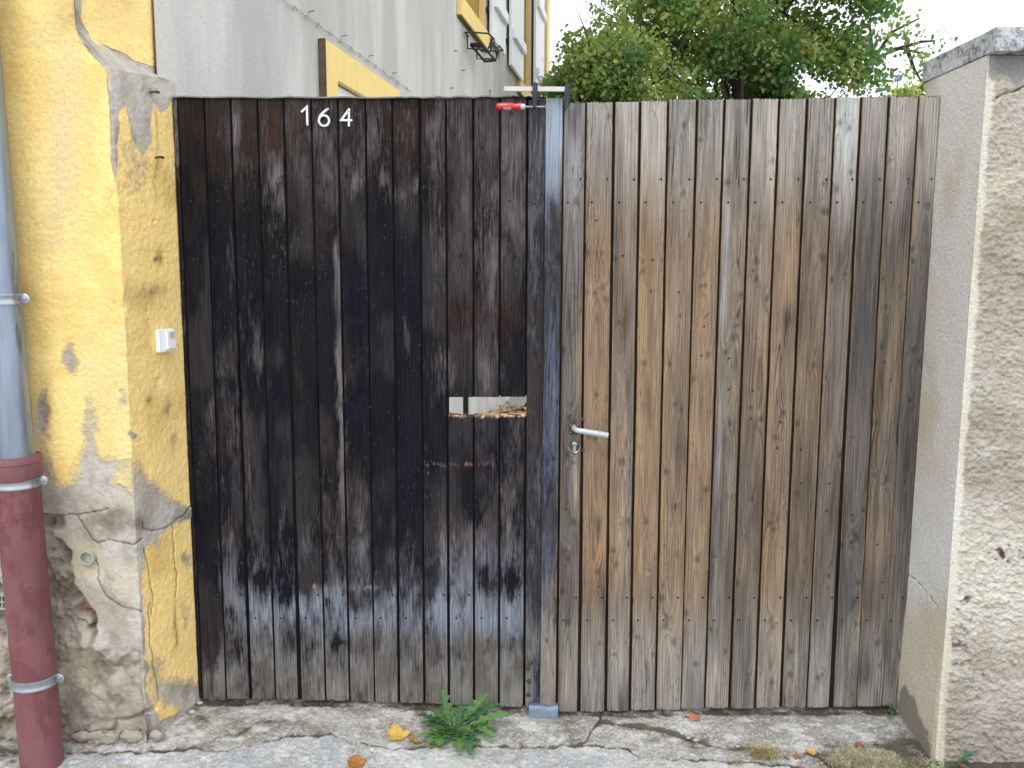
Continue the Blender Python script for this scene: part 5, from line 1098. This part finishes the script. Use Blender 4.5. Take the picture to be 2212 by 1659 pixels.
def dead_leaf(px_, py_, r, rot, col, label, seed, lift=.006, asp=.8, cat='leaf', tilt=.25, group='fallen leaves on the threshold'):
    p = GP(px_, py_); rn = random.Random(seed); n = 26; rings = 4
    vs = [(0, 0, 0)]; cols = [tuple(np.array(col) * .9) + (1,)]
    cu, cv_, tw_ = rn.uniform(.15, .45), rn.uniform(-.2, .5), rn.uniform(-.3, .3)
    for k in range(1, rings + 1):
        for i in range(n):
            t = 2 * math.pi * i / n; o = 1 + .13 * math.cos(3 * t + seed) + .15 * math.cos(5 * t + .6 * seed) + (.09 if i % 2 else -.03) * (k == rings) + .35 * math.exp(-((t - math.pi / 2) / .25) ** 2)
            q = k / rings; x, y = math.cos(t) * o * q, math.sin(t) * o * q * asp
            z = cu * x * x + cv_ * y * y + tw_ * x * y + .04 * math.sin(4 * t + seed) * q
            vs.append((x, y, z)); cols.append(tuple(np.array(col) * (.85 + .3 * rn.random()) * (1 - .25 * (k == rings))) + (1,))
    M = Matrix.Rotation(rot, 4, 'Z') @ Matrix.Rotation(tilt, 4, 'X')
    V = [M @ (Vector(v) * r) for v in vs]; zmin = min(v.z for v in V); V = [v + p + Vector((0, 0, -zmin + .0015)) for v in V]
    tri = [(0, 1 + i, 1 + (i + 1) % n, 1 + (i + 1) % n) for i in range(n)]
    fs = [(0, 1 + i, 1 + (i + 1) % n) for i in range(n)]
    qs = [(1 + k * n + i, 1 + (k + 1) * n + i, 1 + (k + 1) * n + (i + 1) % n, 1 + k * n + (i + 1) % n) for k in range(rings - 1) for i in range(n)]
    me = bpy.data.meshes.new('fallen_leaf'); me.from_pydata([tuple(v) for v in V], [], fs + qs)
    # leaf stalk
    at = me.attributes.new('col', 'FLOAT_COLOR', 'POINT'); at.data.foreach_set('color', np.array(cols, np.float32).ravel())
    me.polygons.foreach_set('use_smooth', np.ones(len(me.polygons), bool)); me.materials.append(M_DRY)
    o = bpy.data.objects.new('fallen_leaf', me); COL.objects.link(o); tag(o, label, cat, group)
    return o
YL, OR, BR, PK, TN = np.array((.62, .40, .10)), np.array((.45, .20, .06)), np.array((.22, .10, .05)), np.array((.42, .17, .10)), np.array((.55, .33, .13))
for a in ((858, 1592, .036, .5, YL, 'large yellow fallen leaf left of the green weed', 1, .8, .35), (893, 1607, .026, 2.2, OR, 'curled orange leaf touching the large yellow leaf', 2, .7, .5), (770, 1652, .030, .9, OR * .9, 'brown orange leaf lying at the bottom edge below the dark leaf', 3, .8, .3),
          (1497, 1555, .026, -.5, PK, 'folded salmon brown leaf under the middle of the bare gate leaf', 4, .45, .6), (1752, 1627, .017, .2, TN, 'round pale tan leaf left of the dry moss cushion', 5, .95, .3), (1776, 1641, .012, 1.2, BR, 'small dark brown leaf beside the round tan leaf', 6, .8, .3),
          (1699, 1640, .014, 2.2, PK * .8, 'small pinkish crumpled leaf right of the straw tuft', 7, .7, .5), (1722, 1637, .012, .3, BR * 1.3, 'reddish brown leaf between straw tuft and tan leaf', 8, .8, .4), (948, 1612, .014, .7, PK, 'small pink brown leaf caught under the left side of the weed', 9, .5, .4),
          (990, 1600, .018, 2.9, OR * 1.15, 'orange shred of leaf in front of the weed', 10, .35, .5), (1030, 1612, .009, .3, OR * .9, 'tiny orange leaf piece under the front leaf tip of the weed', 11, .6, .3), (962, 1578, .012, 2.0, OR, 'orange leaf scrap standing in the heart of the weed', 12, .5, 1.), (483, 1512, .012, .1, BR * 1.5, 'small brown leaf against the second plank of the dark leaf', 13, .5, .6),
          (1856, 1612, .015, .4, BR * 1.2, 'brown leaf lying on top of the dry moss cushion', 14, .7, .3), (1893, 1610, .010, 1.4, BR * 1.2, 'smaller brown leaf on the right of the moss cushion', 15, .7, .3), (2076, 1655, .014, .2, np.array((.38, .08, .04)), 'red brown leaf at the foot of the rough wall', 16, .8, .5), (1884, 1645, .009, .7, PK, 'pink leaf scrap on the front of the moss cushion', 17, .6, .3)):
    px_, py_, r_, rot, col, lb, sd__, asp, tl = a; dead_leaf(px_, py_, r_, rot, col, lb, sd__, asp=asp, tilt=tl)
# straw tuft, moss cushion, corner weeds
def blades(name, n, centre, rx, ry, h, w, cols, label, cat, spread=1., kind=None, seed=3, parent=None):
    r = np.random.RandomState(seed); V = []; Fc = []; Cc = []
    for i in range(n):
        a = r.uniform(0, 6.28); q = math.sqrt(r.uniform()); x, y = centre[0] + rx * q * math.cos(a), centre[1] + ry * q * math.sin(a); z = float(ground_z(x, y)) - .002
        if kind == 'stuff' and n > 1000 and len(cols) > 3 and fbm(np.array([x * 30]), np.array([y * 45]), 3, seed)[0] * 1.0 + (1 - q) * .5 < .52: continue
        dome = (1 - q * q) * h * .42 * (.6 + .8 * float(fbm(np.array([x * 55.]), np.array([y * 55.]), 3, seed + 5)[0])) if kind == 'stuff' else 0
        b = r.uniform(0, 6.28); l = h * r.uniform(.5, 1.2); lean = spread * r.uniform(.3, 1.1); d = np.array((math.cos(b), math.sin(b))); s_ = np.array((-d[1], d[0])) * w
        p0 = np.array((x, y, z + dome)); p1 = p0 + np.array((d[0] * l * lean * .45, d[1] * l * lean * .45, l * .6)); p2 = p0 + np.array((d[0] * l * lean, d[1] * l * lean, l * (.95 - .45 * lean)))
        k = len(V); V += [p0 - np.append(s_, 0), p0 + np.append(s_, 0), p1 + np.append(s_, 0) * .8, p1 - np.append(s_, 0) * .8, p2 + np.append(s_, 0) * .15, p2 - np.append(s_, 0) * .15]
        Fc += [(k, k + 1, k + 2, k + 3), (k + 3, k + 2, k + 4, k + 5)]; cl = cols[r.randint(len(cols))] * r.uniform(.7, 1.25) * (.55 + .9 * float(fbm(np.array([x * 45.]), np.array([y * 60.]), 3, seed + 2)[0])); Cc += [tuple(cl) + (1,)] * 6
    o = np_mesh(name, V, Fc, M_DRY, parent, False, {'col': ('FLOAT_COLOR', Cc)}); tag(o, label, cat, None, kind); return o
ST = [np.array((.46, .36, .17)), np.array((.36, .27, .13)), np.array((.52, .44, .25)), np.array((.25, .22, .09))]
MS = [np.array((.56, .52, .38)), np.array((.42, .40, .28)), np.array((.68, .64, .50)), np.array((.26, .25, .18)), np.array((.48, .36, .26))]
blades('dry_grass_tuft', 300, GP(1652, 1636), .042, .018, .055, .0007, ST, 'straw coloured dry grass tuft in front of the bare gate leaf', 'grass tuft', 1.35)
blades('dry_grass_tuft', 40, GP(1590, 1652), .03, .008, .03, .0006, ST, 'few flattened straws at the bottom edge left of the grass tuft', 'grass tuft', 1.6, seed=9)
blades('moss_cushion', 9000, GP(1868, 1652), .120, .066, .030, .0006, MS, None, None, 1.1, 'stuff', 5)
blades('moss_cushion', 1500, GP(1985, 1652), .07, .03, .012, .0007, [MS[3], MS[1], np.array((.08, .11, .05)), MS[4]], None, None, 1.1, 'stuff', 6)
blades('moss_cushion', 500, GP(2020, 1660), .03, .03, .02, .0008, [np.array((.08, .13, .05)), MS[2]], None, None, 1.1, 'stuff', 8)
blades('ground_debris', 1500, (.0, -.012), 1.35, .012, .004, .0012, [np.array((.10, .08, .06)), np.array((.16, .14, .11)), np.array((.05, .045, .04))], None, None, 1.6, 'stuff', 12)
for nm, (a, b), lst, lb in (('corner_weed', (1927, 1538), ((1913, 1508, .028, .9), (1935, 1512, .02, .8), (1925, 1530, .02, .6), (1938, 1535, .02, .5), (1918, 1545, .018, .4), (1932, 1552, .018, .3)), 'small green weed in the corner between bare gate leaf and pillar'),
                            ('wall_weed', (2070, 1662), ((2118, 1645, .032, .5), (2100, 1650, .026, .5), (2050, 1652, .02, .3), (2095, 1664, .02, .3), (2040, 1662, .018, .3)), 'blue green seedling at the foot of the rough wall')):
    b0 = GP(a, b); w0 = empty(nm, b0, lb, 'weed')
    for i, (ta_, tb_, wd, rise) in enumerate(lst):
        T = GP(ta_, tb_ + 14) if nm == 'corner_weed' else GP(ta_, min(tb_ + 6, 1672)); dv = T - b0
        strip_leaf(b0 + Vector((0, 0, .003)), math.atan2(dv.y, dv.x), max(.025, dv.length), wd * .5, rise * .8, 0 if nm == 'corner_weed' else 3, .0, (np.array((.07, .16, .06)) if nm == 'corner_weed' else np.array((.07, .21, .13))) * random.uniform(.8, 1.2), M_LEAF, w0, seed=i + 90)
# pebbles
PL = ['pale pebble, left one of the cluster below the salmon brown leaf', 'largest white pebble of the cluster below the salmon brown leaf', 'white pebble between salmon leaf and straw tuft, upper of two', 'white pebble between salmon leaf and straw tuft, lower of two', 'pale pebble to the upper right in the cluster below the salmon brown leaf',
 'smallest pebble of the cluster below the salmon brown leaf', 'tiny pale pebble just right of the long crack to the gate', 'tiny brownish stone in the cracked dirt right of the gate stop', 'small white pebble under the round tan leaf', 'blue grey pebble in the moss at the foot of the right wall', 'small pale pebble on the edge of the lighter cement, left half', 'pale pebble in the crack below the left gate planks',
 'pale grit stone at the far left of the threshold slab', 'brownish stone on the crack line in the left half', 'pale stone in the corner where pier and dark gate leaf meet', 'larger pale stone against the foot of the yellow pier reveal']
for i, (a, b, r_, k) in enumerate(((1487, 1595, .006, 0), (1503, 1600, .0075, 0), (1562, 1606, .007, 0), (1594, 1613, .006, 0), (1536, 1592, .006, 0), (1548, 1599, .004, 0), (1419, 1566, .004, 0), (1403, 1580, .004, 1), (1775, 1650, .004, 0), (2013, 1648, .008, 2), (638, 1588, .004, 0), (590, 1607, .005, 0), (460, 1560, .004, 0), (565, 1595, .005, 1), (432, 1520, .009, 0), (415, 1540, .011, 0))):
    p = GP(a, b); o = rock('pebble', p + Vector((0, 0, r_ * .3)), r_, [plain('pebble_white', c(214, 206, 194, 1.6), .8), M_STONE, plain('pebble_blue', c(160, 172, 178, 1.6), .8)][k], None, i, (1.2, .9, .7), 2)
    tag(o, PL[i], 'pebble', 'pebbles on the threshold')
# tiny grit
mb = MB(); r = random.Random(5)
for _ in range(2200):
    a, b = r.uniform(380, 2020), r.uniform(1535, 1668); p = GP(a, b); s_ = r.uniform(.0008, .0024) * (1.4 if r.random() < .1 else 1)
    if p.y > -.005: continue
    vs = [p + Vector((r.uniform(-1, 1), r.uniform(-1, 1), r.uniform(.3, 1.3))) * s_ for _ in range(4)]
    mb.add(vs, [(0, 1, 2), (0, 2, 3), (0, 3, 1), (1, 3, 2)])
tag(mb.build('grit', plain('grit', c(196, 188, 176, 1.8), .9, 0, .5, 300)), kind='stuff')
# dried twig with leaves in the yard, seen through the slot
yd = np.array(GP(1098, 874)); yd = Vector((.0, 6.3, 0)); 
dt = empty('dry_branch', (.10, 6.1, float(ground_z(.1, 6.1))), 'broken branch with dry orange leaves in the yard seen through the slot', 'branch')
mb = MB(); zb_ = float(ground_z(.1, 6.1))
mb.tube([(-.25, 6.0, zb_ + .03), (.05, 6.1, zb_ + .1), (.45, 6.2, zb_ + .04)], .014, 6).tube([(.1, 6.1, zb_ + .1), (.25, 6.0, zb_ + .3)], .01, 6).build('twig', M_BARK, dt)
r = np.random.RandomState(2); P = np.array((-.05, 6.1, zb_ + .10)) + r.normal(size=(160, 3)) * np.array((.15, .12, .03)) + np.array((.12, 0, 0))
P[:, 2] = np.maximum(P[:, 2], zb_ + .02); P = P[:90]
cl = np.where(r.uniform(size=(90, 1)) < .5, np.array([[.60, .36, .16]]), np.array([[.42, .22, .12]]))
leaf_cloud('leaves', P, r.uniform(.04, .07, 90), cl, M_DRY, dt, .2, 4, kind='stuff')
# paved yard, light
MB().box((-.9, .9, -.08), (6, 16, -.030)).build('yard_paving', plain('yard_concrete', c(196, 194, 186, 1.9), .9, 0, .15, 4, .003), None)['kind'] = 'structure'
